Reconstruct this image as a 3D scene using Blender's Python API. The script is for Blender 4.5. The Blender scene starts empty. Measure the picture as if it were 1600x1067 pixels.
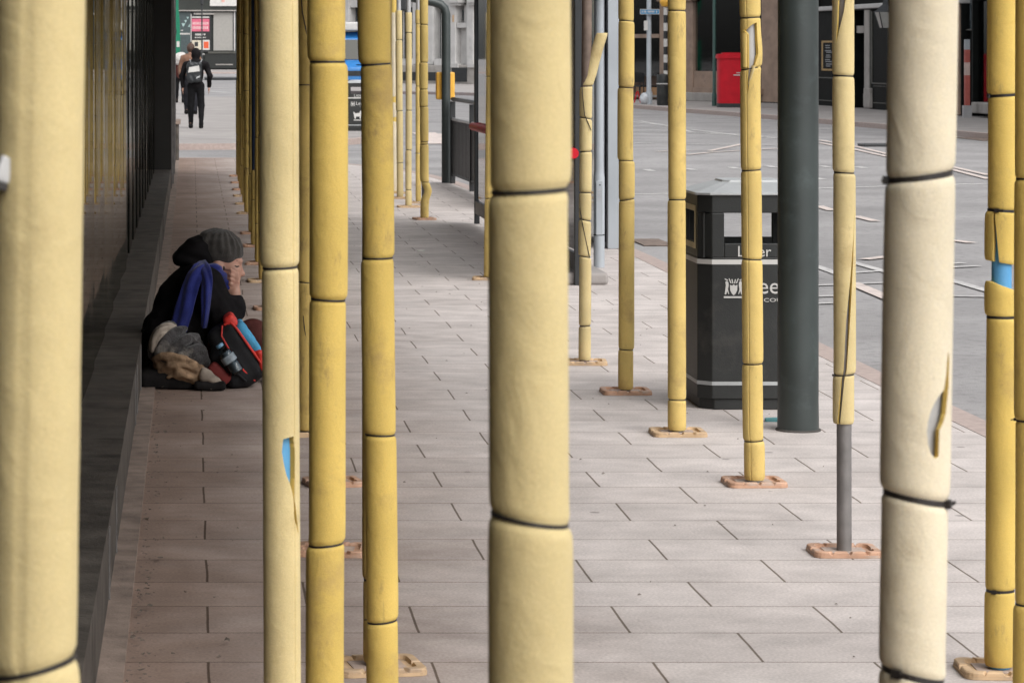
import bpy, bmesh, math, random
import numpy as np
from mathutils import Vector, Matrix

# ------------------------------------------------------------------ camera, sky, sun, exposure
SC = bpy.context.scene
COL = SC.collection
F, PX0, PY0, EYE = 4500.0, 300.0, 80.0, 1.65        # long lens, level camera on the pavement
cd = bpy.data.cameras.new('camera'); cam = bpy.data.objects.new('camera', cd); COL.objects.link(cam)
cam.location = (0, 0, EYE); cam.rotation_euler = (math.pi/2, 0, 0)
cd.sensor_width = 36; cd.lens = F/1600*36
cd.shift_x = (800-PX0)/1600; cd.shift_y = -(533.5-PY0)/1600
cd.clip_start = .05; cd.clip_end = 2000
cd.dof.use_dof = True; cd.dof.focus_distance = 13.0; cd.dof.aperture_fstop = 20
SC.camera = cam
SUN_EL, SUN_ROT = math.radians(48), math.radians(148)
w = bpy.data.worlds.new('World'); SC.world = w; w.use_nodes = True
nt = w.node_tree; bg = nt.nodes['Background']
sky = nt.nodes.new('ShaderNodeTexSky'); sky.sky_type = 'NISHITA'; sky.sun_disc = False
sky.sun_elevation = SUN_EL; sky.sun_rotation = SUN_ROT; sky.dust_density = 4; sky.air_density = 1.2; sky.ozone_density = 1
hs = nt.nodes.new('ShaderNodeHueSaturation'); hs.inputs['Saturation'].default_value = .16      # overcast: nearly grey cloud light
nt.links.new(sky.outputs[0], hs.inputs['Color']); nt.links.new(hs.outputs[0], bg.inputs['Color'])
bg.inputs['Strength'].default_value = .15
ld = bpy.data.lights.new('sun', 'SUN'); sun = bpy.data.objects.new('sun', ld); COL.objects.link(sun)
ld.energy = .75; ld.angle = math.radians(70); ld.color = (1, .965, .92)
sd = Vector((math.sin(SUN_ROT)*math.cos(SUN_EL), math.cos(SUN_ROT)*math.cos(SUN_EL), math.sin(SUN_EL)))
sun.rotation_euler = sd.to_track_quat('Z', 'Y').to_euler()
SC.view_settings.view_transform = 'Standard'; SC.view_settings.look = 'None'
SC.view_settings.exposure = .62; SC.view_settings.gamma = 1
SC.cycles.max_bounces = 8; SC.cycles.transparent_max_bounces = 12; SC.cycles.caustics_reflective = False
SC.cycles.use_denoising = True

# ------------------------------------------------------------------ helpers
R = random.Random(7)
def kx(px): return (px-PX0)/F
def at(px, py, Y): return Vector((kx(px)*Y, Y, EYE-(py-PY0)/F*Y))
def G(px, py, z=0.0):                       # point of the ground seen at a place of the view
    Y = F*(EYE-z)/(py-PY0); return Vector((kx(px)*Y, Y, z))
def link(o, parent=None):
    COL.objects.link(o)
    if parent is not None: o.parent = parent
    return o
def tag(o, label=None, cat=None, group=None, kind=None):
    if label: o['label'] = label
    if cat: o['category'] = cat
    if group: o['group'] = group
    if kind: o['kind'] = kind
    return o
def thing(name, label, cat, loc=(0, 0, 0), rotz=0, group=None):
    o = bpy.data.objects.new(name, None); o.empty_display_size = .1
    o.location = loc; o.rotation_euler = (0, 0, rotz)
    return tag(link(o), label, cat, group)
def copy_tree(o, parent=None):
    c = o.copy(); link(c)
    if parent is not None: c.parent = parent
    for ch in list(o.children): copy_tree(ch, c)
    return c

class MB:
    def __init__(s): s.v = []; s.f = []
    def add(s, vs, fs):
        n = len(s.v); s.v += [tuple(v) for v in vs]; s.f += [tuple(i+n for i in f) for f in fs]; return s
    def box(s, x0, x1, y0, y1, z0, z1, m=None):
        vs = [Vector((x, y, z)) for z in (z0, z1) for y in (y0, y1) for x in (x0, x1)]
        if m is not None: vs = [m @ v for v in vs]
        return s.add(vs, [(0, 2, 3, 1), (4, 5, 7, 6), (0, 1, 5, 4), (2, 6, 7, 3), (0, 4, 6, 2), (1, 3, 7, 5)])
    def prism(s, pts, z0, z1, m=None):       # polygon in xy (counter-clockwise), extruded in z
        n = len(pts)
        vs = [Vector((p[0], p[1], z0)) for p in pts]+[Vector((p[0], p[1], z1)) for p in pts]
        if m is not None: vs = [m @ v for v in vs]
        return s.add(vs, [tuple(range(n-1, -1, -1)), tuple(range(n, 2*n))]+[(i, (i+1) % n, n+(i+1) % n, n+i) for i in range(n)])
    def tube(s, path, r, n=12, caps=True, flat=1.0):
        path = [Vector(p) for p in path]
        rs = r if isinstance(r, (list, tuple)) else [r]*len(path)
        up = None; rings = []
        for i, p in enumerate(path):
            t = (path[min(i+1, len(path)-1)]-path[max(i-1, 0)]).normalized()
            if up is None: up = t.orthogonal().normalized()
            up = (up-t*up.dot(t)).normalized(); b = t.cross(up)
            rings.append([p+(up*math.cos(a)*flat+b*math.sin(a))*rs[i] for a in [2*math.pi*k/n for k in range(n)]])
        vs = [v for q in rings for v in q]; fs = []
        for i in range(len(rings)-1):
            for k in range(n): fs.append((i*n+k, i*n+(k+1) % n, (i+1)*n+(k+1) % n, (i+1)*n+k))
        if caps: fs += [tuple(range(n-1, -1, -1)), tuple((len(rings)-1)*n+k for k in range(n))]
        return s.add(vs, fs)
    def lathe(s, prof, c=(0, 0, 0), n=32, sx=1.0, sy=1.0):
        vs = []; fs = []
        for r, z in prof:
            for k in range(n):
                a = 2*math.pi*k/n; vs.append((c[0]+r*sx*math.cos(a), c[1]+r*sy*math.sin(a), c[2]+z))
        m = len(prof)
        for i in range(m-1):
            for k in range(n): fs.append((i*n+k, i*n+(k+1) % n, (i+1)*n+(k+1) % n, (i+1)*n+k))
        fs += [tuple(range(n-1, -1, -1)), tuple((m-1)*n+k for k in range(n))]
        return s.add(vs, fs)
    def build(s, name, mat, parent=None, loc=None, rot=None, smooth=35, bevel=0.0):
        me = bpy.data.meshes.new(name); me.from_pydata(s.v, [], s.f); me.validate(); me.update()
        return mesh_obj(name, me, mat, parent, loc, rot, smooth, bevel)
def mesh_obj(name, me, mat, parent=None, loc=None, rot=None, smooth=35, bevel=0.0):
    for m in (mat if isinstance(mat, (list, tuple)) else [mat]): me.materials.append(m)
    if smooth:
        me.polygons.foreach_set('use_smooth', [True]*len(me.polygons)); me.set_sharp_from_angle(angle=math.radians(smooth))
    o = bpy.data.objects.new(name, me)
    if loc is not None: o.location = loc
    if rot is not None: o.rotation_euler = rot
    if bevel:
        b = o.modifiers.new('bevel', 'BEVEL'); b.width = bevel; b.segments = 2; b.limit_method = 'ANGLE'; b.angle_limit = math.radians(40)
        b.harden_normals = False
    return link(o, parent)
def writing(name, txt, size, mat, parent, loc, rot=(math.pi/2, 0, 0), align='LEFT', depth=.0015, sx=1.0):
    cu = bpy.data.curves.new(name, 'FONT'); cu.body = txt; cu.size = size; cu.align_x = align; cu.extrude = depth; cu.resolution_u = 3
    t = bpy.data.objects.new(name, cu); COL.objects.link(t)
    bpy.context.view_layer.update()
    me = bpy.data.meshes.new_from_object(t.evaluated_get(bpy.context.evaluated_depsgraph_get()))
    bpy.data.objects.remove(t)
    o = mesh_obj(name, me, mat, parent, loc, rot, 0)
    o.scale = (sx, 1, 1)
    return o

# ------------------------------------------------------------------ materials
def rgb(c): return (c[0], c[1], c[2], 1)
def nodes(name):
    m = bpy.data.materials.new(name); m.use_nodes = True
    t = m.node_tree; return m, t, t.nodes['Principled BSDF'], t.nodes.new, t.links.new
def M(name, c, rough=.6, var=.18, sc=6.0, bump=.15, bsc=60.0, metal=0.0, stain=None, stain_sc=3.0, stain_lo=.55, spec=.5, coord='Object', sheen=0.0):
    m, t, b, N, L = nodes(name)
    tc = N('ShaderNodeTexCoord'); oi = N('ShaderNodeObjectInfo')
    ad = N('ShaderNodeVectorMath'); ad.operation = 'ADD'
    mu = N('ShaderNodeVectorMath'); mu.operation = 'SCALE'; mu.inputs['Scale'].default_value = 13.7
    cx = N('ShaderNodeCombineXYZ')
    for k in ('X', 'Y', 'Z'): L(oi.outputs['Random'], cx.inputs[k])
    L(cx.outputs[0], mu.inputs[0])
    L(tc.outputs[coord], ad.inputs[0]); L(mu.outputs[0], ad.inputs[1])
    n1 = N('ShaderNodeTexNoise'); n1.inputs['Scale'].default_value = sc; n1.inputs['Detail'].default_value = 5
    L(ad.outputs[0], n1.inputs['Vector'])
    mr = N('ShaderNodeMapRange'); mr.inputs['From Min'].default_value = .3; mr.inputs['From Max'].default_value = .7
    mr.inputs['To Min'].default_value = 1-var; mr.inputs['To Max'].default_value = 1+var
    L(n1.outputs['Fac'], mr.inputs['Value'])
    vm = N('ShaderNodeVectorMath'); vm.operation = 'SCALE'; vm.inputs[0].default_value = c[:3]
    L(mr.outputs[0], vm.inputs['Scale'])
    out = vm.outputs[0]
    if stain:
        n3 = N('ShaderNodeTexNoise'); n3.inputs['Scale'].default_value = stain_sc; n3.inputs['Detail'].default_value = 8; n3.inputs['Roughness'].default_value = .65
        L(ad.outputs[0], n3.inputs['Vector'])
        r3 = N('ShaderNodeMapRange'); r3.inputs['From Min'].default_value = stain_lo; r3.inputs['From Max'].default_value = stain_lo+.14
        r3.inputs['To Max'].default_value = stain[3] if len(stain) > 3 else .7
        L(n3.outputs['Fac'], r3.inputs['Value'])
        mx = N('ShaderNodeMix'); mx.data_type = 'RGBA'; mx.inputs[7].default_value = rgb(stain)
        L(r3.outputs[0], mx.inputs[0]); L(out, mx.inputs[6]); out = mx.outputs[2]
    L(out, b.inputs['Base Color'])
    b.inputs['Roughness'].default_value = rough; b.inputs['Metallic'].default_value = metal
    b.inputs['Specular IOR Level'].default_value = spec
    if sheen: b.inputs['Sheen Weight'].default_value = sheen
    if bump:
        n2 = N('ShaderNodeTexNoise'); n2.inputs['Scale'].default_value = bsc; n2.inputs['Detail'].default_value = 4
        L(ad.outputs[0], n2.inputs['Vector'])
        bp = N('ShaderNodeBump'); bp.inputs['Strength'].default_value = bump; bp.inputs['Distance'].default_value = .01
        L(n2.outputs['Fac'], bp.inputs['Height']); L(bp.outputs[0], b.inputs['Normal'])
    return m
def emit(name, c, s):
    m, t, b, N, L = nodes(name); b.inputs['Base Color'].default_value = rgb(c)
    b.inputs['Emission Color'].default_value = rgb(c); b.inputs['Emission Strength'].default_value = s; return m
def glass(name, tint=(.8, .85, .85), refl=1.0):
    m, t, b, N, L = nodes(name); t.nodes.remove(b)
    tr = N('ShaderNodeBsdfTransparent'); tr.inputs[0].default_value = rgb(tint)
    gl = N('ShaderNodeBsdfGlossy'); gl.inputs['Roughness'].default_value = .03; gl.inputs[0].default_value = (refl, refl, refl, 1)
    fr = N('ShaderNodeFresnel'); fr.inputs[0].default_value = 1.5
    mx = N('ShaderNodeMixShader'); L(fr.outputs[0], mx.inputs[0]); L(tr.outputs[0], mx.inputs[1]); L(gl.outputs[0], mx.inputs[2])
    L(mx.outputs[0], t.nodes['Material Output'].inputs['Surface']); return m

def foam(name, c, stain=(.32, .22, .10, .55), lo=.55, var=.13):
    m = M(name, c, rough=.75, var=var, sc=3.5, bump=.10, bsc=330, stain=stain, stain_sc=5.0, stain_lo=lo, spec=.25)
    t = m.node_tree; b = t.nodes['Principled BSDF']; N, L = t.nodes.new, t.links.new
    b.inputs['Subsurface Weight'].default_value = .3; b.inputs['Subsurface Scale'].default_value = .006; b.inputs['Subsurface Radius'].default_value = (1, .8, .5)
    # scuffs and rubbed-in grime: small dark smears, longer up and down than across
    src = b.inputs['Base Color'].links[0].from_socket; co = [n for n in t.nodes if n.type == 'VECT_MATH' and n.operation == 'ADD'][0].outputs[0]
    mp = N('ShaderNodeMapping'); mp.inputs['Scale'].default_value = (22, 22, 7); L(co, mp.inputs['Vector'])
    n1 = N('ShaderNodeTexNoise'); n1.inputs['Scale'].default_value = 1; n1.inputs['Detail'].default_value = 9; n1.inputs['Roughness'].default_value = .75; L(mp.outputs[0], n1.inputs['Vector'])
    r1 = N('ShaderNodeMapRange'); r1.inputs['From Min'].default_value = lo+.03; r1.inputs['From Max'].default_value = lo+.16; r1.inputs['To Max'].default_value = .55; L(n1.outputs['Fac'], r1.inputs['Value'])
    mx = N('ShaderNodeMix'); mx.data_type = 'RGBA'; mx.inputs[7].default_value = (.20, .14, .08, 1); L(r1.outputs[0], mx.inputs[0]); L(src, mx.inputs[6])
    # speckle of the open cells
    n2 = N('ShaderNodeTexNoise'); n2.inputs['Scale'].default_value = 800; n2.inputs['Detail'].default_value = 2; L(co, n2.inputs['Vector'])
    r2 = N('ShaderNodeMapRange'); r2.inputs['From Min'].default_value = .35; r2.inputs['From Max'].default_value = .65; r2.inputs['To Min'].default_value = .88; r2.inputs['To Max'].default_value = 1.10; L(n2.outputs['Fac'], r2.inputs['Value'])
    vs = N('ShaderNodeVectorMath'); vs.operation = 'SCALE'; L(mx.outputs[2], vs.inputs[0]); L(r2.outputs[0], vs.inputs['Scale']); L(vs.outputs[0], b.inputs['Base Color'])
    # dents and creases
    n3 = N('ShaderNodeTexNoise'); n3.inputs['Scale'].default_value = 16; n3.inputs['Detail'].default_value = 3; n3.inputs['Distortion'].default_value = 1.2; L(co, n3.inputs['Vector'])
    bp = N('ShaderNodeBump'); bp.inputs['Strength'].default_value = .28; bp.inputs['Distance'].default_value = .01; L(n3.outputs['Fac'], bp.inputs['Height'])
    L(b.inputs['Normal'].links[0].from_socket, bp.inputs['Normal']); L(bp.outputs[0], b.inputs['Normal'])
    return m
FOAM = foam('foam_yellow', (.60, .445, .155))
FOAM_DEEP = foam('foam_deep_yellow', (.585, .42, .115))
FOAM_PALE = foam('foam_bleached', (.64, .565, .42), lo=.62)
FOAM_MID = foam('foam_part_bleached', (.585, .475, .245), lo=.6)
FOAM_CORE = foam('foam_core', (.58, .42, .12), lo=.7)
FOAM_OLD = foam('foam_weathered', (.55, .40, .13), stain=(.12, .08, .04, .5), lo=.52, var=.15)
STEEL = M('galvanised_steel', (.20, .19, .185), rough=.5, metal=.35, var=.3, sc=9, stain=(.16, .09, .05, .6), stain_lo=.58)
STEEL_PALE = M('pale_galvanised_steel', (.42, .42, .42), rough=.5, metal=.2, var=.15)
BLUE_TUBE = M('blue_painted_tube', (.10, .33, .60), rough=.5, var=.12, stain=(.03, .08, .13, .8), stain_sc=30, stain_lo=.66)
NAVY_TUBE = M('navy_painted_tube', (.03, .045, .08), rough=.45, var=.2)
RUST_TUBE = M('rusty_tube', (.17, .125, .10), rough=.7, var=.35, sc=14)
TIE = M('black_nylon', (.022, .018, .016), rough=.45, var=.1)
PLATE_OR = M('orange_plastic', (.50, .30, .20), rough=.6, var=.2, sc=14, stain=(.45, .38, .33, .7), stain_sc=9, stain_lo=.52)
PLATE_TAN = M('faded_orange_plastic', (.54, .38, .23), rough=.7, var=.2, sc=14, stain=(.34, .26, .2, .7), stain_sc=9, stain_lo=.5)
PLATE_TOP = M('dusty_plate_top', (.42, .33, .28), rough=.85, var=.2, sc=18)

def slab_material():
    m, t, b, N, L = nodes('paving_slabs')
    g = N('ShaderNodeNewGeometry')
    mp = N('ShaderNodeMapping'); mp.inputs['Location'].default_value = (-.045/.6, -(7.783/.391)*.78, 0)
    mp.inputs['Scale'].default_value = (1/.6, .78/.391, 1); L(g.outputs['Position'], mp.inputs['Vector'])
    # a little waviness so that no joint is ruler straight
    nz = N('ShaderNodeTexNoise'); nz.inputs['Scale'].default_value = 1.6; nz.inputs['Detail'].default_value = 3; L(g.outputs['Position'], nz.inputs['Vector'])
    sb = N('ShaderNodeVectorMath'); sb.operation = 'SUBTRACT'; sb.inputs[1].default_value = (.5, .5, .5); L(nz.outputs['Color'], sb.inputs[0])
    sl = N('ShaderNodeVectorMath'); sl.operation = 'SCALE'; sl.inputs['Scale'].default_value = .03; L(sb.outputs[0], sl.inputs[0])
    ad = N('ShaderNodeVectorMath'); ad.operation = 'ADD'; L(mp.outputs[0], ad.inputs[0]); L(sl.outputs[0], ad.inputs[1])
    br = N('ShaderNodeTexBrick'); br.offset = .5; br.offset_frequency = 2; br.squash = 1
    for k, v in (('Scale', 1), ('Mortar Size', .0075), ('Mortar Smooth', .35), ('Bias', 0), ('Brick Width', 1), ('Row Height', .78)): br.inputs[k].default_value = v
    br.inputs['Color1'].default_value = (.52, .472, .45, 1); br.inputs['Color2'].default_value = (.585, .535, .512, 1); br.inputs['Mortar'].default_value = (.17, .135, .11, 1)
    L(ad.outputs[0], br.inputs['Vector'])
    # worn rough patches, gum and dirt
    n1 = N('ShaderNodeTexNoise'); n1.inputs['Scale'].default_value = 1.3; n1.inputs['Detail'].default_value = 9; n1.inputs['Roughness'].default_value = .7; L(g.outputs['Position'], n1.inputs['Vector'])
    mpx = N('ShaderNodeMapping'); mpx.inputs['Scale'].default_value = (3.1, 3.5, 1); L(g.outputs['Position'], mpx.inputs['Vector'])
    n4 = N('ShaderNodeTexNoise'); n4.inputs['Scale'].default_value = 1.5; n4.inputs['Detail'].default_value = 7; L(mpx.outputs[0], n4.inputs['Vector'])
    a0 = N('ShaderNodeMath'); a0.operation = 'ADD'; L(n1.outputs['Fac'], a0.inputs[0]); L(n4.outputs['Fac'], a0.inputs[1])
    mr = N('ShaderNodeMapRange'); mr.inputs['From Min'].default_value = .72; mr.inputs['From Max'].default_value = 1.28; mr.inputs['To Min'].default_value = .78; mr.inputs['To Max'].default_value = 1.12
    L(a0.outputs[0], mr.inputs['Value'])
    n2 = N('ShaderNodeTexNoise'); n2.inputs['Scale'].default_value = 110; n2.inputs['Detail'].default_value = 3; L(g.outputs['Position'], n2.inputs['Vector'])
    mr2 = N('ShaderNodeMapRange'); mr2.inputs['From Min'].default_value = .3; mr2.inputs['From Max'].default_value = .7; mr2.inputs['To Min'].default_value = .84; mr2.inputs['To Max'].default_value = 1.14
    L(n2.outputs['Fac'], mr2.inputs['Value'])
    mm = N('ShaderNodeMath'); mm.operation = 'MULTIPLY'; L(mr.outputs[0], mm.inputs[0]); L(mr2.outputs[0], mm.inputs[1])
    vs = N('ShaderNodeVectorMath'); vs.operation = 'SCALE'; L(br.outputs['Color'], vs.inputs[0]); L(mm.outputs[0], vs.inputs['Scale'])
    # slab colour multiplied darker and browner towards the wall side, edge broken by noise
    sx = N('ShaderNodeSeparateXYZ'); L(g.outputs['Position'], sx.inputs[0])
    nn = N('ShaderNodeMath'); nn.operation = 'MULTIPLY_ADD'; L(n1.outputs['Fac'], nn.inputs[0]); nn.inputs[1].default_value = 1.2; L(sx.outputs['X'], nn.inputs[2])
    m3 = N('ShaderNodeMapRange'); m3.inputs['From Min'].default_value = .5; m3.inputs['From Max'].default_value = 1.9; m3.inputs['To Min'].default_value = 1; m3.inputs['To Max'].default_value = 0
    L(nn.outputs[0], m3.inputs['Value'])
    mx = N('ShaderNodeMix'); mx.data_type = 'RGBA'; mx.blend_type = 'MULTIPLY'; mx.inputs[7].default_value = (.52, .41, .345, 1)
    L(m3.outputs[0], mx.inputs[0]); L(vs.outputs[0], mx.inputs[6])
    # spots
    vo = N('ShaderNodeTexVoronoi'); vo.inputs['Scale'].default_value = 2.3; L(g.outputs['Position'], vo.inputs['Vector'])
    ms = N('ShaderNodeMapRange'); ms.inputs['From Min'].default_value = .035; ms.inputs['From Max'].default_value = .05; ms.inputs['To Min'].default_value = .55; ms.inputs['To Max'].default_value = 0
    L(vo.outputs['Distance'], ms.inputs['Value'])
    mg = N('ShaderNodeMix'); mg.data_type = 'RGBA'; mg.inputs[7].default_value = (.12, .105, .1, 1); L(ms.outputs[0], mg.inputs[0]); L(mx.outputs[2], mg.inputs[6])
    # trodden gum: pale and dark dots of many sizes
    vo2 = N('ShaderNodeTexVoronoi'); vo2.inputs['Scale'].default_value = 4.6; L(g.outputs['Position'], vo2.inputs['Vector'])
    sp = N('ShaderNodeSeparateColor'); L(vo2.outputs['Color'], sp.inputs[0])
    th_ = N('ShaderNodeMath'); th_.operation = 'MULTIPLY'; th_.inputs[1].default_value = .085; L(sp.outputs[0], th_.inputs[0])
    lt = N('ShaderNodeMath'); lt.operation = 'LESS_THAN'; L(vo2.outputs['Distance'], lt.inputs[0]); L(th_.outputs[0], lt.inputs[1])
    gt = N('ShaderNodeMath'); gt.operation = 'GREATER_THAN'; L(sp.outputs[1], gt.inputs[0]); gt.inputs[1].default_value = .55
    lg = N('ShaderNodeMath'); lg.operation = 'MULTIPLY'; L(lt.outputs[0], lg.inputs[0]); L(gt.outputs[0], lg.inputs[1])
    l5 = N('ShaderNodeMath'); l5.operation = 'MULTIPLY'; L(lg.outputs[0], l5.inputs[0]); l5.inputs[1].default_value = .42
    gm = N('ShaderNodeMix'); gm.data_type = 'RGBA'; gm.inputs[7].default_value = (.13, .115, .11, 1); L(l5.outputs[0], gm.inputs[0]); L(mg.outputs[2], gm.inputs[6]); mg = gm
    L(mg.outputs[2], b.inputs['Base Color']); b.inputs['Roughness'].default_value = .82; b.inputs['Specular IOR Level'].default_value = .3
    hb = N('ShaderNodeMath'); hb.operation = 'MULTIPLY_ADD'; L(br.outputs['Fac'], hb.inputs[0]); hb.inputs[1].default_value = -1.0
    hm = N('ShaderNodeMath'); hm.operation = 'MULTIPLY'; L(n2.outputs['Fac'], hm.inputs[0]); hm.inputs[1].default_value = .16; L(hm.outputs[0], hb.inputs[2])
    bp = N('ShaderNodeBump'); bp.inputs['Strength'].default_value = .3; bp.inputs['Distance'].default_value = .008; L(hb.outputs[0], bp.inputs['Height']); L(bp.outputs[0], b.inputs['Normal'])
    return m
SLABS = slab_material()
ASPHALT = M('asphalt', (.295, .285, .284), rough=.85, var=.2, sc=.6, bump=.5, bsc=70, stain=(.17, .165, .165, .5), stain_sc=11, stain_lo=.50, coord='Object', spec=.3)
KERB = M('kerb_granite', (.40, .32, .29), rough=.8, var=.12, sc=20, bump=.2)
PAINT_W = M('road_paint_white', (.50, .485, .475), rough=.7, var=.15, sc=5, stain=(.25, .24, .24, .8), stain_sc=7, stain_lo=.52)
PAINT_P = M('road_paint_pinkish', (.58, .50, .46), rough=.7, var=.15, sc=5, stain=(.25, .24, .24, .8), stain_sc=7, stain_lo=.54)
FARPAVE = M('far_pavement', (.31, .287, .274), rough=.85, var=.15, sc=1.2, bump=.2, bsc=30)
# ------------------------------------------------------------------ ground, road, pavements, kerbs
def structure(name, mb, mat, **k): return tag(mb.build(name, mat, **k), kind='structure')
ROAD_Z = -.11
structure('road', MB().add([(-300, -40, ROAD_Z), (300, -40, ROAD_Z), (300, 600, ROAD_Z), (-300, 600, ROAD_Z)], [(0, 1, 2, 3)]), ASPHALT, smooth=0)
def offset(poly, d):                        # shift an open polyline to its left by d
    out = []
    for i, p in enumerate(poly):
        a = Vector(poly[max(i-1, 0)]); c = Vector(poly[min(i+1, len(poly)-1)]); t = (c-a).normalized()
        out.append((p[0]-t.y*d, p[1]+t.x*d))
    return out
def smoothline(pts, n=6):                   # Catmull-Rom through the points
    out = []
    for i in range(len(pts)-1):
        p0, p1, p2, p3 = [Vector(pts[max(0, min(len(pts)-1, j))]) for j in (i-1, i, i+1, i+2)]
        for k in range(n):
            t = k/n
            out.append(tuple(.5*((2*p1)+(p2-p0)*t+(2*p0-5*p1+4*p2-p3)*t*t+(3*p1-p0-3*p2+p3)*t*t*t)))
    return out+[tuple(pts[-1])]
def paved(name, line, back, mat, kname):     # a pavement (solid, top at 0) bounded by a kerbstone strip along line
    outer = smoothline(line); inner = offset(outer, .15)
    mb = MB(); pts = inner+back
    mb.prism(pts, -.3, 0); structure(name, mb, mat, smooth=0)
    kb = MB(); n = len(outer)
    for i in range(n-1):
        a, b2, c, d = inner[i], outer[i], outer[i+1], inner[i+1]
        kb.add([(a[0], a[1], -.3), (b2[0], b2[1], -.3), (c[0], c[1], -.3), (d[0], d[1], -.3), (a[0], a[1], .002), (b2[0], b2[1], .002), (c[0], c[1], .002), (d[0], d[1], .002)],
               [(4, 5, 6, 7), (1, 2, 6, 5), (0, 4, 7, 3)]+([(0, 1, 5, 4)] if i == 0 else [])+([(2, 3, 7, 6)] if i == n-2 else []))
    structure(kname, kb, KERB, smooth=0)
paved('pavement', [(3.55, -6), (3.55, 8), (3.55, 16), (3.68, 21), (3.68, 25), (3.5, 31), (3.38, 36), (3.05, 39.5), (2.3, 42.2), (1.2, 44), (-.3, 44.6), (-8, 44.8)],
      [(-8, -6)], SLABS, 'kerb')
paved('pavement_corner', [(-8, 51), (0, 51.2), (2, 52.4), (3.4, 55.2), (4.2, 60), (4.2, 80), (3.5, 97), (1.5, 103), (-8, 104)], [], FARPAVE, 'kerb_corner')
paved('pavement_far', [(5, 165), (5.2, 124), (6.6, 118.6), (9, 117), (11.4, 112), (12.6, 100), (13.6, 87), (14.7, 76), (15.5, 66), (15.9, 57), (16.4, 40), (16.6, 0)],
      [(60, 0), (60, 165)], FARPAVE, 'kerb_far')
paved('pavement_end', [(-60, 224), (-10, 224), (20, 222), (60, 222)], [(60, 300), (-60, 300)], FARPAVE, 'kerb_end')

# road markings, worn paint 4 mm above the asphalt
_mz = [0.0]
def mark(mb, pts, wd):
    L_ = offset(pts, wd/2); Rr = offset(pts, -wd/2); _mz[0] += .0002; z = ROAD_Z+.004+_mz[0]
    for i in range(len(pts)-1):
        mb.add([(Rr[i][0], Rr[i][1], z), (Rr[i+1][0], Rr[i+1][1], z), (L_[i+1][0], L_[i+1][1], z), (L_[i][0], L_[i][1], z)], [(0, 1, 2, 3)])
def gp(px, py): v = G(px, py, ROAD_Z); return (v.x, v.y)
wl = MB()
mark(wl, [gp(940, 305), gp(1100, 302), gp(1300, 294), gp(1600, 286)], .16)
for x, y in ((1014, 266.5), (1079, 265), (1147, 263), (1205, 280), (1290, 261), (1345, 262), (1205, 261), (1280, 280)):
    p = gp(x, y); mark(wl, [(p[0]-.06, p[1]), (p[0]+.06, p[1])], .6)
for a in ([(960, 188), (1045, 197), (1080, 207), (1215, 216)], [(975, 205), (1045, 208), (1160, 211), (1215, 217)], [(980, 198), (1046, 198)],
          [(1096, 207), (1160, 211), (1216, 215)], [(985, 225), (1018, 224)], [(1075, 226), (1215, 228)], [(1000, 190), (1045, 197.5)], [(1080, 203), (1160, 213)], [(1105, 184), (1150, 186)]):
    mark(wl, [gp(*p) for p in a], .13)
mark(wl, [gp(1216, 216), gp(1300, 221)], .3); mark(wl, [gp(1280, 202), gp(1300, 203)], .15)
for a in ([(1240, 408), (1275, 417), (1320, 433)], [(1325, 409), (1384, 426), (1420, 436)], [(1326, 428), (1384, 424), (1450, 416), (1505, 412)], [(1270, 447.5), (1384, 443), (1470, 438)],
          [(1440, 425), (1488, 440), (1560, 461)], [(1420, 463), (1488, 464), (1600, 466)], [(1240, 477), (1330, 474)], [(1240, 466), (1330, 463)], [(1470, 420), (1530, 417)]):
    mark(wl, [gp(*p) for p in a], .085)
for a in ([(330, 137), (356, 138)], [(322, 143), (362, 146)]): mark(wl, [gp(*p) for p in a], .3)
structure('road_markings_white', wl, PAINT_W, smooth=0)
pk = MB()
for a in ([(1278, 323), (1300, 330)], [(1336, 339), (1368, 347)], [(1489, 377), (1519, 381)], [(1330, 443.5), (1384, 466), (1420, 481)], [(1350, 407), (1392, 402)]):
    mark(pk, [gp(*p) for p in a], .12)
for a in ([(1025, 238), (1046, 237), (1078, 236), (1108, 237), (1160, 226)], [(1072, 243), (1112, 239), (1160, 236), (1216, 233)], [(1280, 220), (1338, 230), (1388, 242)], [(1280, 224), (1338, 235), (1388, 246)],
          [(1484, 261), (1545, 275)], [(1484, 265), (1545, 281)]):
    mark(pk, [gp(*p) for p in a], .11)
mark(pk, [gp(662, 208), gp(692, 226)], .5); mark(pk, [gp(660, 226), gp(692, 210)], .3)
structure('road_markings_pink', pk, PAINT_P, smooth=0)

# ------------------------------------------------------------------ black polished building on the left
BLACKGLASS, t_, b_, N_, L_ = nodes('black_polished_cladding')
b_.inputs['Base Color'].default_value = (.008, .008, .007, 1); b_.inputs['Roughness'].default_value = .6; b_.inputs['Specular IOR Level'].default_value = 0
gl_ = N_('ShaderNodeBsdfGlossy'); gl_.inputs['Color'].default_value = (.72, .72, .68, 1); gl_.inputs['Roughness'].default_value = .03
lw_ = N_('ShaderNodeFresnel'); lw_.inputs[0].default_value = 1.6; ms_ = N_('ShaderNodeMixShader')
L_(lw_.outputs[0], ms_.inputs[0]); L_(b_.outputs[0], ms_.inputs[1]); L_(gl_.outputs[0], ms_.inputs[2]); L_(ms_.outputs[0], t_.nodes['Material Output'].inputs['Surface'])
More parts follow.
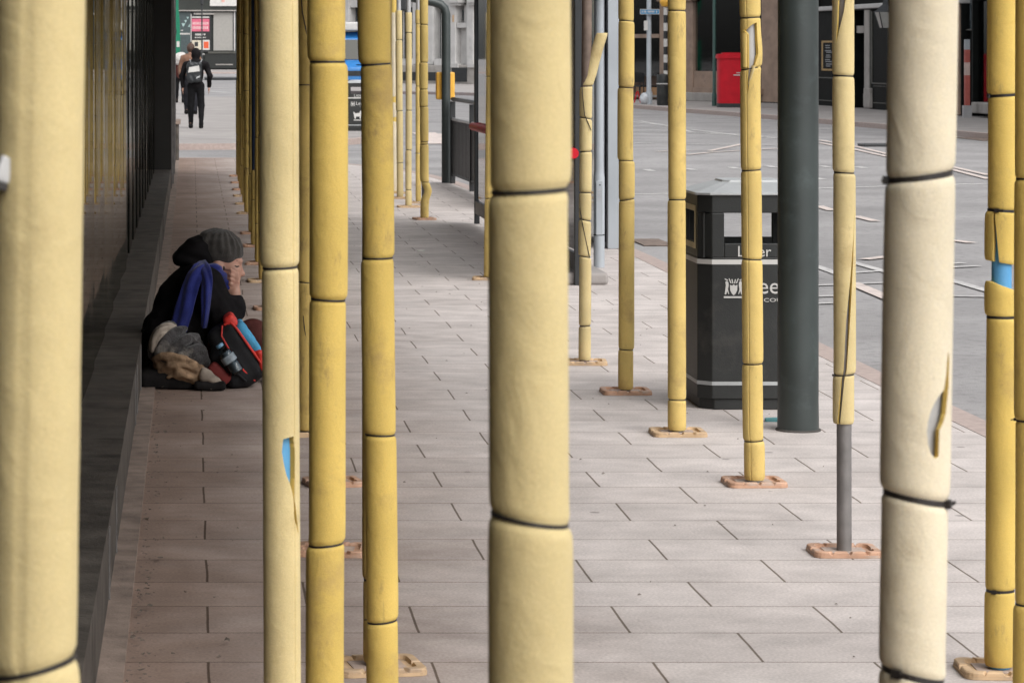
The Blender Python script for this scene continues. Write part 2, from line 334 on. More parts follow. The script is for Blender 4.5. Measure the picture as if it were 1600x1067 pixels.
# smears and dust blur the polish here and there
g_ = N_('ShaderNodeNewGeometry'); mp_ = N_('ShaderNodeMapping'); mp_.inputs['Scale'].default_value = (1, 1, .25); L_(g_.outputs['Position'], mp_.inputs['Vector'])
n_ = N_('ShaderNodeTexNoise'); n_.inputs['Scale'].default_value = 3; n_.inputs['Detail'].default_value = 6; L_(mp_.outputs[0], n_.inputs['Vector'])
r_ = N_('ShaderNodeMapRange'); r_.inputs['From Min'].default_value = .45; r_.inputs['From Max'].default_value = .75; r_.inputs['To Min'].default_value = .015; r_.inputs['To Max'].default_value = .12
L_(n_.outputs['Fac'], r_.inputs['Value']); L_(r_.outputs[0], gl_.inputs['Roughness'])
GRANITE = M('dark_granite', (.075, .066, .057), rough=.6, var=.5, sc=7, bump=.3, bsc=90, stain=(.12, .10, .085, .6), stain_sc=3.2, stain_lo=.52, spec=.3)
PIERM = M('black_pier_stone', (.010, .009, .008), rough=.45, var=.3, sc=4, bump=.1)
EDGING = M('concrete_edging', (.26, .20, .165), rough=.9, var=.3, sc=9, bump=.3, bsc=90)
JOINT = M('dark_joint', (.01, .01, .01), rough=.8, var=.1, bump=0)
bld = thing('office_building', 'black polished office front with low granite ledge beside the shaded pavement', 'building', (-.44, 0, 0))
# local x is measured from the cladding plane (world x = -.44)
def bow(yc):                                 # each polished sheet is set a hair askew, so its reflection jumps from sheet to sheet
    if yc < 9: return .004
    if yc < 18.5: return (33*(-.44/yc)+1.46)/(2*(33-yc))+R.uniform(-.0006, .0006)
    return -.005+R.uniform(-.001, .001)
y = -6.0; k = 0
while y < 34.2:
    y2 = min(y+1.45, 34.28); hl = (y2-y)/2-.004
    # every sheet pillows out by a millimetre or two, which squeezes what it mirrors
    c_ = .0085/(4*hl); pm = MB()
    pm.prism([(-.25, -hl), (c_*0, -hl)]+[(c_*(hl*hl-(hl*q/20)**2), hl*q/20) for q in range(-19, 20)]+[(0, hl), (-.25, hl)], .235, 9.0)
    pm.build('cladding_panel', BLACKGLASS, bld, smooth=25, loc=(0, (y+y2)/2, 0), rot=(0, 0, -bow((y+y2)/2))); y = y2
MB().box(-.3, -.035, -6, 34.3, .2, 8.99).build('panel_backing', JOINT, bld, smooth=0)
MB().box(-8, -.31, -6, 47, 0, 12).box(-.31, .19, -6, 43.8, 9.02, 12).build('upper_wall', PIERM, bld, smooth=0)
mb = MB(); y = -6.0; rr = random.Random(3)
while y < 34.2:
    y2 = min(y+rr.choice((.9, 1.2, 1.5)), 34.28); dx = rr.uniform(-.0015, .0015)
    mb.box(-.02, .19+dx, y+.002, y2-.002, 0, .238+rr.uniform(-.001, .001)); y = y2
mb.build('ledge', GRANITE, bld, smooth=0)
for yy in (8.6, 9.4, 12.6, 13.0, 13.9): MB().box(.1915, .196, yy, yy+.012, .013, .232).build('ledge_trim', STEEL, bld, smooth=0)
MB().box(-.3, .196, 34.3, 43.6, 0, 9.0).build('pier', PIERM, bld, smooth=0)
MB().box(.19, .26, -6, 34.3, -.02, .012).box(.197, .25, 34.3, 43.6, -.02, .012).build('edging_strip', EDGING, bld, smooth=0)
for yy in (35.5, 38.4): MB().box(.197, .215, yy, yy+.05, .013, 3.0).build('downpipe', STEEL, bld, smooth=0)
pl = thing('stone_plinth', 'low dark stone block past the black pier end by the side street', 'plinth', (-.3, 47.2, 0))
tag(pl, kind=None)
MB().box(-.4, .1, -4.0, -2.7, .001, .55).build('block', GRANITE, pl, bevel=.02, smooth=0); MB().box(-.42, .125, -4.03, -2.67, .5505, .60).build('coping', EDGING, pl, smooth=0)

# leaf litter and crumbs along the foot of the ledge
LEAF = M('dry_leaf', (.13, .105, .085), rough=.9, var=.5, sc=30, bump=0, coord='Object')
mb = MB(); rr = random.Random(11)
for i in range(520):
    yy = 7.3+rr.random()**1.6*17; xx = -.17+abs(rr.gauss(0, .035))*(1.0 if rr.random() < .8 else 4)
    s = rr.uniform(.002, .0085)*(1 if rr.random() < .85 else 1.8); a = rr.random()*6.28; t = rr.uniform(-.6, .6)
    c, s_ = math.cos(a), math.sin(a)
    q = [(-s, -s*.5, 0), (0, -s*.7, abs(t)*s), (s, 0, abs(t)*s*1.6), (0, s*.7, 0), (-s, s*.4, abs(t)*s)]
    mb.add([(xx+c*u-s_*v, yy+s_*u+c*v, .014+z_) for u, v, z_ in q], [(0, 1, 2, 3, 4)])
for i in range(160):
    yy = 7.5+rr.random()*22; xx = rr.uniform(-.1, 3.2); s = rr.uniform(.003, .008)
    mb.add([(xx-s, yy, .003), (xx, yy-s, .005), (xx+s, yy+s*.3, .003), (xx, yy+s, .006)], [(0, 1, 2, 3)])
tag(mb.build('leaf_litter', LEAF, smooth=0), 'dry leaf crumbs gathered along the foot of the granite ledge', 'leaf litter', kind='stuff')
for nm, px, py, s, c, lab in (('paper_scrap', 658, 393, .035, (.6, .58, .55), 'small pale scrap of paper on the slabs beyond the middle pole'),
                              ('cigarette_packet', 1212, 658, .05, (.10, .28, .30), 'flattened teal packet at the foot of the big green post')):
    p = G(px, py); m_ = M(nm, c, rough=.7, var=.15)
    tag(MB().prism([(-s, -s*.5), (s*.8, -s*.6), (s, s*.5), (0, s*.75), (-s*.9, s*.4)], 0, .012).build(nm, m_, loc=(p.x, p.y, .001), smooth=0), lab, nm.split('_')[0])

# ------------------------------------------------------------------ scaffold deck over the footway (shades the wall side)
DECKM = M('scaffold_board', (.24, .18, .11), rough=.85, var=.3, sc=5)
dk = thing('scaffold_deck', 'boarded scaffold deck roofing the footway between the black wall and yellow poles', 'scaffold deck', (0, 6.0, 2.56))
mb = MB(); x = -.40
while x < 1.5:
    mb.box(x, x+.222, 0, 32.0, 0, .038); x += .228
mb.build('boards', DECKM, dk, smooth=0)
for i in range(23):
    yy = .4+i*1.46
    MB().tube([(-.40, yy, -.03), (2.3, yy, -.03)], .024, 10).build('transom', STEEL, dk)
for xx in (.5, 2.1): MB().tube([(xx, 0, -.082), (xx, 33.5, -.082)], .024, 10).build('ledger', STEEL, dk)

# ------------------------------------------------------------------ foam-wrapped scaffold poles
def wob(seed):
    q = random.Random(seed); c = [(q.uniform(.5, 1), q.uniform(1.2, 5), q.uniform(0, 6.28), q.choice((0, 1, 1, 2)), q.uniform(0, 6.28)) for _ in range(6)]
    return lambda z, th: sum(a*np.sin(f*z+p+k*(th+d)) for a, f, p, k, d in c)/4
def polysd(P, poly):                        # signed distance (negative inside) and closest point to a closed polygon, vectorised
    A = np.array(poly, float); B = np.roll(A, -1, 0); best = np.full(len(P), 1e9); cp = np.zeros_like(P); ins = np.zeros(len(P), bool)
    for a, b in zip(A, B):
        ab = b-a; t = np.clip(((P-a) @ ab)/(ab @ ab+1e-12), 0, 1); c = a+t[:, None]*ab; d = np.hypot(*(P-c).T)
        m = d < best; best[m] = d[m]; cp[m] = c[m]
        cond = (a[1] > P[:, 1]) != (b[1] > P[:, 1])
        xi = a[0]+(P[:, 1]-a[1])*(b[0]-a[0])/(b[1]-a[1]+1e-12); ins ^= cond & (P[:, 0] < xi)
    return np.where(ins, -best, best), cp
_sd = [0]
def plate(parent, mat, seed, at_=(0, 0)):
    q = random.Random(seed); a = q.uniform(-.18, .18); w_, d_ = q.uniform(.105, .125), q.uniform(.09, .105)
    m = Matrix.Translation((at_[0], at_[1], 0)) @ Matrix.Rotation(a, 4, 'Z')
    mb = MB(); r = .03
    pts = []
    for cx_, cy_, a0 in ((w_-r, d_-r, 0), (-w_+r, d_-r, 90), (-w_+r, -d_+r, 180), (w_-r, -d_+r, 270)):
        for k in range(5):
            b = math.radians(a0+k*22.5); pts.append((cx_+r*math.cos(b), cy_+r*math.sin(b)))
    mb.prism(pts, .001, .010, m)
    bp = mb.build('base_plate', mat, parent, smooth=0)
    rim = MB(); n = len(pts); dense = []     # one raised rim, dipping at the slots moulded into it
    for i in range(n):
        p, p2 = Vector(pts[i]), Vector(pts[(i+1) % n]); ns = max(1, int((p2-p).length/.006))
        dense += [p.lerp(p2, k/ns) for k in range(ns)]
    n = len(dense); vs = []
    for p in dense:
        slot = abs(p.x) < .008 or abs(abs(p.x)-.06) < .005 or abs(p.y+.01) < .008
        h = .0115 if slot else .021
        o_ = Vector((p.x*.985, p.y*.985)); i_ = Vector((p.x*.76, p.y*.74))
        for v, z in ((o_, .0102), (o_, h-.003), (o_*.97, h), (i_*1.03, h), (i_, .0102)): vs.append(m @ Vector((v.x, v.y, z)))
    rim.add(vs, [(i*5+e, ((i+1) % n)*5+e, ((i+1) % n)*5+(e+1) % 5, i*5+(e+1) % 5) for i in range(n) for e in range(5)])
    rim.build('rim', mat, bp, smooth=0)
    MB().box(-w_*.6, w_*.6, -d_*.6, d_*.6, .0102, .0125, m).build('plate_inset', PLATE_TOP, bp, smooth=0)
def pole(label, Y, top, bot, segs=None, ties=(), mat=None, R0=.038, tube=None, group=None, plate_mat=None, holes=(), bend=None, tie_h=.004, tilt=.25,
         flaps=(), name='scaffold_pole', ztop=2.47, fine=False, seam=True, bulge=None, heads=False, zstep=.010, pinch=1.0, tube_r=.0243, foot=None, no_plate=False, slant=(), thick=None):
    """top/bot: (px, py) places the pole passes on the view; segs: (py_low, py_high) stretches of foam, None = to the ground/deck."""
    _sd[0] += 1; sd_ = _sd[0]; q = random.Random(sd_*91)
    mat = mat or FOAM; tube = tube or STEEL
    zf = lambda py: EYE-(py-PY0)/F*Y
    pxz = lambda z: bot[0]+(top[0]-bot[0])*((EYE-z)*F/Y+PY0-bot[1])/(top[1]-bot[1])
    ppm = F/Y
    X0 = kx(pxz(0))*Y
    root = thing(name, label, 'scaffold pole', (X0, Y, 0), 0, group)
    lx = (kx(pxz(1.0))-kx(pxz(0.0)))*Y        # lean per metre
    ly = q.uniform(-.004, .004)
    ax = lambda z: (lx*z, ly*z)
    MB().tube([(0, 0, .012), (lx*ztop, ly*ztop, ztop)], tube_r, 20).build('steel_tube', tube, root)
    if not no_plate: plate(root, plate_mat or q.choice((PLATE_TAN, PLATE_OR, PLATE_TAN)), sd_)
    zt = []
    for t in ties:
        py, tl = (t if isinstance(t, tuple) else (t, q.uniform(-tilt, tilt)))
        zt.append((zf(py), tl*R0*.45))            # height of the tie's middle, rise from left to right
    wb = wob(sd_); wb2 = wob(sd_+500)
    zs_t = sorted(z for z, _ in zt)
    offs = [(q.uniform(-.0035, .0035), q.uniform(-.0035, .0035), q.uniform(-.0012, .0016)) for _ in range(len(zs_t)+1)]
    def sect(z):                              # each stretch between two ties sits a little askew
        ox = np.full_like(z, offs[0][0]); oy = np.full_like(z, offs[0][1]); dr = np.full_like(z, offs[0][2])
        for i, t in enumerate(zs_t):
            s = 1/(1+np.exp(-(z-t)/.006))
            ox += s*(offs[i+1][0]-offs[i][0]); oy += s*(offs[i+1][1]-offs[i][1]); dr += s*(offs[i+1][2]-offs[i][2])
        return ox, oy, dr
    bend = bend or (lambda z: np.zeros_like(z))
    seam_th = q.uniform(-2.6, 2.6)
    for si, (plo, phi) in enumerate(segs or [(None, None)]):
        z0 = .02 if plo is None else zf(plo); z1 = ztop-.06 if phi is None else zf(phi)
        nth = 200 if fine else 56; st = zstep
        zs = np.arange(z0, z1, st); zs = np.append(zs, z1)
        # extra rings round the ties
        extra = [z+d for z, _ in zt for d in np.linspace(-.02, .02, 11) if z0 < z+d < z1]
        for h in holes:
            za, zb_ = zf(max(p[1] for p in h))-.02, zf(min(p[1] for p in h))+.02
            extra += [z for z in np.arange(za, zb_, .0021) if z0 < z < z1]
        zs = np.unique(np.round(np.concatenate([zs, extra]), 5)); zs = zs[np.concatenate([[True], np.diff(zs) > .0006])]
        th = np.linspace(-math.pi, math.pi, nth, endpoint=False)   # 0 faces the camera (-y), + to the right
        Z, T = np.meshgrid(zs, th, indexing='ij')
        Rr = R0*(1+.018*wb(Z, T)+.010*wb2(Z*4, T)+.004*wb(Z*13, T*2))
        for z, tl in zt:
            dz = Z-z-tl*np.sin(T)
            Rr = Rr-pinch*(.0042*np.exp(-(dz/.0055)**2)+.0012*np.exp(-np.abs(dz)/.014))
        if seam: Rr = Rr-.0022*np.exp(-(((T-seam_th-.05*wb2(Z, 0*T)))/.045)**2)
        if bulge: Rr = Rr+bulge(Z, T)
        ez = np.minimum(Z-z0, z1-Z); Rr = Rr-.004*np.exp(-ez/.006)
        ox, oy, dr = sect(Z); Rr = Rr+dr
        bx = bend(Z)
        X = lx*Z+ox+bx+Rr*np.sin(T); Yy = ly*Z+oy-Rr*np.cos(T); Zz = Z.copy()
        for (sp, sdir, amt) in slant:         # ragged, slanting end of a stretch: shift of the last few centimetres
            ze = zf(sp)
            if abs(ze-z0) < .01 or abs(ze-z1) < .01:
                Zz = Zz+np.sin(T)*sdir*amt*np.exp(-np.abs(Z-ze)/.03)
        nz = len(zs); V = np.stack([X, Yy, Zz], -1).reshape(-1, 3)
        ii, jj = np.meshgrid(np.arange(nz-1), np.arange(nth), indexing='ij')
        Fc = np.stack([ii*nth+jj, ii*nth+(jj+1) % nth, (ii+1)*nth+(jj+1) % nth, (ii+1)*nth+jj], -1).reshape(-1, 4)
        if holes:
            # outlines are given as they look from the pavement; turn them into (arc x, height) round the sleeve
            px = np.array([pxz(z) for z in Z.ravel()])+R0*np.sin(T.ravel())*ppm+bx.ravel()*ppm
            P2 = np.stack([px, PY0+(EYE-Z.ravel())*ppm], -1); front = np.cos(T.ravel()) > -.05
            keep = np.ones(len(Fc), bool); V2 = V.copy()
            for h in holes:
                s, cp = polysd(P2, h); ctr = P2[Fc].mean(1); sc_, _ = polysd(ctr, h)
                gone = (sc_ < 0) & front[Fc].all(1); keep &= ~gone
                near = np.zeros(len(V), bool); near[np.unique(Fc[gone])] = True
                rem = np.zeros(len(V), bool); rem[np.unique(Fc[keep])] = True
                b = near & rem
                V2[b, 0] += (cp[b, 0]-P2[b, 0])/ppm; V2[b, 2] -= (cp[b, 1]-P2[b, 1])/ppm
            V = V2; Fc = Fc[keep]
        # wall of the sleeve: the same skin again, drawn in towards the tube, closed along every open edge
        tw = thick or R0-.026; cxv = (lx*Z+ox+bx).ravel(); cyv = (ly*Z+oy).ravel()
        dx_, dy_ = V[:, 0]-cxv, V[:, 1]-cyv; rr_ = np.hypot(dx_, dy_)+1e-9
        V_in = V.copy(); V_in[:, 0] -= dx_/rr_*tw; V_in[:, 1] -= dy_/rr_*tw
        ed = np.concatenate([Fc[:, [0, 1]], Fc[:, [1, 2]], Fc[:, [2, 3]], Fc[:, [3, 0]]]); nv = len(V)
        key = ed[:, 0].astype(np.int64)*nv+ed[:, 1]; rev = ed[:, 1].astype(np.int64)*nv+ed[:, 0]; bd = ed[~np.isin(key, rev)]
        rim = np.stack([bd[:, 1], bd[:, 0], bd[:, 0]+nv, bd[:, 1]+nv], -1)
        allF = np.concatenate([Fc, Fc[:, ::-1]+nv, rim]); used = np.unique(allF); rm = -np.ones(2*nv, int); rm[used] = np.arange(len(used))
        me = bpy.data.meshes.new('foam_sleeve'); me.from_pydata(np.concatenate([V, V_in])[used].tolist(), [], rm[allF].tolist())
        me.polygons.foreach_set('material_index', [0]*len(Fc)+[1]*(len(Fc)+len(rim))); me.update()
        o = mesh_obj('foam_sleeve', me, [mat, FOAM_CORE], root, smooth=50)
    for i, (z, tl) in enumerate(zt):
        n = 40; rt = R0*1.0-.0042*pinch; h = tie_h/2; vs = []; fs = []
        ox, oy, dr = sect(np.array([z])); cx_ = lx*z+ox[0]+bend(np.array([z]))[0]; cy_ = ly*z+oy[0]; rt += dr[0]
        for k in range(n):
            a = 2*math.pi*k/n; zz = z+tl*math.sin(a); r_ = rt+R0*.016*float(wb(zz, a))
            for rr_, dz in ((r_+.0012, -h), (r_+.0012, h), (r_-.003, h), (r_-.003, -h)): vs.append((cx_+rr_*math.sin(a), cy_-rr_*math.cos(a), zz+dz))
        for k in range(n):
            for e in range(4): fs.append((k*4+e, k*4+(e+1) % 4, ((k+1) % n)*4+(e+1) % 4, ((k+1) % n)*4+e))
        mb = MB().add(vs, fs)
        hd = heads[i] if heads else q.choice((None, None, -2.2, 2.4))
        if hd is not None:                    # the little ratchet head and the snipped tail
            zz = z+tl*math.sin(hd); px_, py_ = cx_+(rt+.003)*math.sin(hd), cy_-(rt+.003)*math.cos(hd)
            m = Matrix.Translation((px_, py_, zz)) @ Matrix.Rotation(hd, 4, 'Z')
            mb.box(-.006, .006, -.004, .004, -h-.0015, h+.0015, m).box(.006, .02, -.006, -.004, -h*.6, h*.6, m)
        mb.build('cable_tie', TIE, root, smooth=0)
    for fpts, r0_, r1_, fm in flaps:          # torn strips: px, py, forward offset
        path = []
        for (a, b, fw) in fpts:
            z = zf(b); path.append(((a-pxz(0))/ppm, -fw, z))
        MB().tube(path, [r0_]+[(r0_+r1_)/2]*(len(path)-2)+[r1_], 12, flat=.55).build('foam_flap', fm, root, smooth=50)
    return root
def strap(root, Y, pts, r=.0022):            # loose black strap lying on a pole: (px, py, forward) in view terms
    X0 = root.location.x
    MB().tube([(kx(a)*Y-X0, -fw, EYE-(b-PY0)/F*Y) for a, b, fw in pts], r, 6).build('cable_tie', TIE, root)
GA, GB, GC = 'foam wrapped poles close to the camera', 'foam wrapped poles along the street side', 'foam wrapped poles along the dark wall'
# nearest poles
pl_ = pole('widest pale yellow pole at the left edge, close to the camera', 2.44, (64, 0), (49, 1067), ties=((1038, .5),), mat=FOAM_MID, group=GA, R0=.0385, heads=[2.4], zstep=.006, pinch=.75)
_p = at(9, 268, 2.44)-Vector(pl_.location)
tg_ = MB().box(-.007, .007, -.004, .004, -.008, .014).build('foil_tag', STEEL_PALE, pl_, loc=(_p.x, -.034, _p.z), rot=(0, .35, .5), smooth=0, bevel=.002)
MB().box(-.005, .006, -.005, .003, -.014, -.0085).build('clip', TIE, tg_, smooth=0)
pole('thick pale yellow pole in the middle with two tight black ties', 2.76, (828, 0), (832, 1067), ties=((298, .12), (810, -.32)), mat=FOAM_MID, group=GA, R0=.0393, zstep=.006, heads=[2.8, 2.8], seam=False, pinch=.8)
pole('bleached cream pole with a torn hole and three thick black ties', 3.40, (1443, 0), (1425, 1067), ties=((275, .3), (775, -.38), (1051, -.45)), mat=FOAM_PALE, group=GA, R0=.0392,
     tie_h=.0068, fine=True, heads=[-1.75, 1.15, -.75], tube=STEEL_PALE, tube_r=.0315, thick=.0062,
     holes=[[(1471.5, 542), (1473.5, 560), (1472, 600), (1466.5, 640), (1461, 655), (1455, 664), (1453.5, 706), (1447, 708), (1441, 699), (1437, 686), (1435.2, 668), (1437, 650), (1441, 635), (1447, 622), (1454, 612), (1463, 603), (1467, 580), (1469.5, 555)]],
     flaps=[([(1456.5, 668, .0325), (1455.5, 688, .033), (1454, 706, .032)], .0030, .0026, FOAM_CORE)])
# three abreast on the left
pole('pale pole with a blue patch showing through a tear', 5.8, (436, 0), (441, 1067), ties=((418, .1),), mat=FOAM_MID, group=GA, R0=.0385, tube=BLUE_TUBE, tube_r=.0262, fine=True, heads=[2.8],
     holes=[[(441.5, 682), (449, 680), (459, 678.5), (461, 700), (461, 740), (460.5, 775), (464.5, 812), (467, 834), (461.5, 812), (457.5, 770), (453, 752), (447, 738), (443, 722), (439.5, 702)]])
pole('deep yellow pole just right of the pole with the blue patch', 6.1, (512, 0), (510, 1067), ties=((97, .0), (468, -.1), (850, .2)), mat=FOAM_DEEP, group=GA, R0=.0395, heads=[2.9, 2.7, 2.9])
pole('deep yellow pole with four ties, standing left of the middle pole', 6.9, (585, 0), (598, 1067), ties=((101, .12), (403, .05), (678, -.05), (969, .22)), mat=FOAM_DEEP, group=GA, R0=.0388, heads=[-2.4, 2.9, 2.9, -2.5])
# street-side row
pole('yellow pole whose foam gap bares a blue tube', 7.65, (1567, 0), (1562, 1050), segs=[(410, None), (None, 446)], ties=((149, .12), (329, -.12), (495, 0), (921, .05)), mat=FOAM_DEEP, group=GB, R0=.0395, fine=True,
     tube=BLUE_TUBE, tube_r=.0262, heads=[-1.5, -.6, 1.1, -.7], tie_h=.007, plate_mat=PLATE_TAN, slant=((446, -1, .012), (410, -1, .006)),
     holes=[[(1549, 334), (1551, 332), (1553.5, 360), (1557.5, 412), (1548.5, 412), (1550, 380)]])
pole('deep yellow pole cut by the right edge of the view', 7.0, (1613, 0), (1610, 1067), ties=(278, 656, 943), mat=FOAM_DEEP, group=GB, R0=.0385)
pole('split pole with a bare grey steel foot on an orange plate', 9.46, (1318, 0), (1319, 865), segs=[(661, None)], ties=((119, -.08), (270, -.1), (585, .14)), mat=FOAM_MID, group=GB, R0=.0355, fine=True, plate_mat=PLATE_OR,
     heads=[2.8, 2.8, -1.5], tube_r=.0242,
     holes=[[(1331.5, 305), (1329.5, 380), (1326, 450), (1323, 500), (1318, 575), (1309.5, 664), (1306, 664), (1311, 600), (1314, 560), (1317, 500), (1324, 430), (1329, 370)],
            [(1308, -20), (1321, -20), (1315, 20), (1308, 50), (1304.5, 70), (1306, 40)]])
pole('pole with a torn open upper sleeve showing grey steel', 10.97, (1171, 0), (1178, 757), ties=((28, .1), (107, .35), (266, .12), (405, -.08), (568, .05), (688, .12)), mat=FOAM, group=GB, R0=.0388, fine=True, tube=STEEL_PALE,
     tube_r=.027, heads=[2.8]*6, bulge=lambda Z, T: .006*np.exp(-((Z-1.64)/.07)**2)*np.exp(-((T-1.4)/.9)**2),
     holes=[[(1158.5, 48), (1166, 43), (1172, 38.5), (1178.5, 36), (1179.5, 60), (1180.5, 85), (1175, 103), (1171, 118), (1167, 134), (1165.5, 150), (1164.5, 130), (1166, 100), (1165.5, 54)]],
     flaps=[([(1159.5, 53, .037), (1160, 75, .040), (1161, 105, .034)], .014, .010, FOAM), ([(1175, 103, .034), (1170, 122, .036), (1167, 132, .034)], .008, .0035, FOAM_MID)])
pole('yellow pole just left of the litter bin on a worn orange plate', 12.4, (1058, 0), (1059, 678), ties=((17, -.05), (312, 0), (624, -.05)), mat=FOAM, group=GB, R0=.0378, heads=[2.8]*3, plate_mat=PLATE_TAN)
pole('slim yellow pole with five ties, second left of the litter bin', 13.9, (978.6, 0), (977.5, 613), ties=((33, -.15), (137, -.1), (251, -.05), (312, .3), (546, -.12)), mat=FOAM, group=GB, R0=.0372, plate_mat=PLATE_OR, heads=[2.8]*5)
pb = pole('short foam pole whose top sleeve peels over to the right', 15.2, (917, 0), (913, 566), segs=[(None, 52)], ties=((135, .1), (185, -.35), (237, .12), (301, -.05), (344, -.35), (401, -.3), (509, .05)), mat=FOAM_MID, group=GB, R0=.0325,
     tube=RUST_TUBE, tube_r=.0262, heads=[2.8]*7, bend=lambda z: .078*np.clip((z-1.42)/.32, 0, None)**1.25*np.clip((z-1.42)/.1, 0, 1)+.012*np.exp(-((z-1.30)/.1)**2)*0, pinch=1.4, seam=False)
strap(pb, 15.2, [(908, 118, .02), (909, 150, .034), (912, 180, .037), (919, 196, .038), (922, 204, .040)])
strap(pb, 15.2, [(905, 325, .02), (908, 345, .034), (914, 375, .036), (920, 402, .034)])
pole('yellow pole half hidden behind the thick middle pole', 20.8, (769, 0), (764, 437), ties=(120, 310), mat=FOAM, group=GB, plate_mat=PLATE_TAN)
pole('yellow pole with a burst foam foot near the dark guard railing', 28.2, (662, 0), (663, 343), ties=(39, 98, 140, 167, 222, (226, .2), 285), mat=FOAM, group=GB, R0=.042, pinch=1.4,
     bend=lambda z: .03*np.exp(-((z-.28)/.07)**2), plate_mat=PLATE_OR)
pole('thin yellow pole peeping out behind the pole with the burst foot', 31.2, (653.5, 16), (654, 318), segs=[(None, 16)], ties=(38, 135, 240), mat=FOAM, group=GB, R0=.030, ztop=2.53, tube=STEEL_PALE)
pole('yellow pole with four ties and a bare grey top beyond the burst foot', 30.4, (638.5, 0), (638.6, 324), segs=[(None, 20)], ties=(52, 173, 235, 297), mat=FOAM_MID, group=GB, R0=.034, tube=STEEL_PALE, pinch=1.5)
pole('yellow pole with three ties and bare grey top, next to the whitish pole', 32.2, (623, 0), (625, 312), segs=[(None, 17)], ties=(63, 174, 255), mat=FOAM_MID, group=GB, R0=.038, tube=STEEL_PALE, pinch=1.5)
pole('whitish foam pole farthest along the street side with yellow rings', 33.4, (615, 0), (616, 303), segs=[(None, 190), (184, 160), (152, 20)], ties=(), mat=FOAM_PALE, group=GB, R0=.036, tube=M('yellow_wrapped_tube', (.6, .42, .1), var=.1), tube_r=.034)
# wall-side row
pole('pole on a tan plate hidden behind the four tie pole', 7.69, (590, 0), (590, 1045), ties=(300, 905), mat=FOAM_OLD, group=GC, plate_mat=PLATE_TAN)
pole('weathered pole on a pinkish plate behind the deep yellow pole', 9.48, (513, 0), (519, 863), ties=(250, 600), mat=FOAM_OLD, group=GC, plate_mat=PLATE_OR)
pole('weathered pole on an orange plate, second behind the deep yellow pole', 10.97, (513, 0), (520, 757), ties=(220, 540), mat=FOAM_OLD, group=GC, plate_mat=PLATE_OR)
ps = pole('olive shaded pole showing between the blue patched pole and its neighbour', 12.4, (477, 0), (478.5, 683), ties=((133, 0), (441, -.2), (674, 0)), mat=FOAM_OLD, group=GC, plate_mat=PLATE_TAN, heads=[2.8]*3)
strap(ps, 12.4, [(470, -10, .036), (472, 20, .040), (477, 45, .042), (481, 70, .036), (482, 90, .02)], .003)
strap(ps, 12.4, [(473, 485, .036), (475, 510, .040), (479, 535, .038)], .003)
ordn = ['first', 'second', 'third', 'fourth', 'fifth', 'sixth', 'seventh', 'eighth', 'ninth', 'tenth', 'eleventh', 'twelfth', 'thirteenth']
k = 0
for Yp in (14.6, 16.4, 18.4, 20.6, 22.3, 24.3, 26.0, 29.2, 31.0, 32.7, 34.2, 36.0, 37.9):
    X = .5+.0058*(Yp-18); px = PX0+X/Yp*F; pyb = PY0+EYE*F/Yp
    dark = Yp == 24.3
    if dark: lab = 'bare navy tube with foam only round its lower part in the wall row'
    else: lab = '%s foam wrapped pole of the dim row beyond the seated person' % ordn[k]; k += 1
    zz = [R.uniform(.3, .6), R.uniform(.9, 1.3), R.uniform(1.6, 1.9)]
    pole(lab, Yp, (px+R.uniform(-2, 2), 0), (px, pyb), segs=[(None, 266)] if dark else None, ties=[PY0+(EYE-z)*F/Yp for z in zz if not dark or z < .6],
         mat=FOAM_OLD, group=GC, tube=NAVY_TUBE if dark else STEEL, tube_r=.033 if dark else .0243, zstep=.03, ztop=2.5)
# ------------------------------------------------------------------ street furniture near the footway
BLACKP = M('black_plastic', (.016, .0175, .017), rough=.5, var=.25, sc=6, bump=.12, bsc=150, stain=(.06, .055, .05, .5), stain_sc=5, stain_lo=.56)
LIDM = M('grey_lid_metal', (.40, .415, .42), rough=.45, var=.12, sc=5, metal=.15, stain=(.25, .25, .25, .5), stain_lo=.6)
WHITEP = M('white_lettering', (.55, .54, .52), rough=.6, var=.1, bump=0)
CREAM = M('gold_cream_paint', (.50, .42, .25), rough=.6, var=.15, sc=10)
GREENP = M('dark_green_paint', (.033, .042, .041), rough=.42, var=.2, sc=4, bump=.05, stain=(.07, .09, .09, .5), stain_sc=6, stain_lo=.55)
GREENL = M('lamp_green_paint', (.03, .075, .065), rough=.4, var=.2)
REDP = M('red_paint', (.50, .008, .020), rough=.5, var=.1, sc=5, bump=.03, spec=.25)
GREYP = M('lamp_grey_paint', (.36, .39, .42), rough=.45, var=.1, sc=3, bump=.05, stain=(.26, .27, .28, .5), stain_lo=.6)
ALU = M('aluminium', (.40, .40, .41), rough=.4, metal=.3, var=.12)
DARKM = M('dark_metal', (.02, .022, .024), rough=.45, var=.2)
ORANGE = M('orange_yellow_plastic', (.75, .40, .05), rough=.5, var=.1)
PANE = glass('clear_pane'); PANE_D = glass('dim_pane', (.55, .62, .64))
DIRT = M('street_dirt', (.06, .055, .05), rough=.9, var=.3)

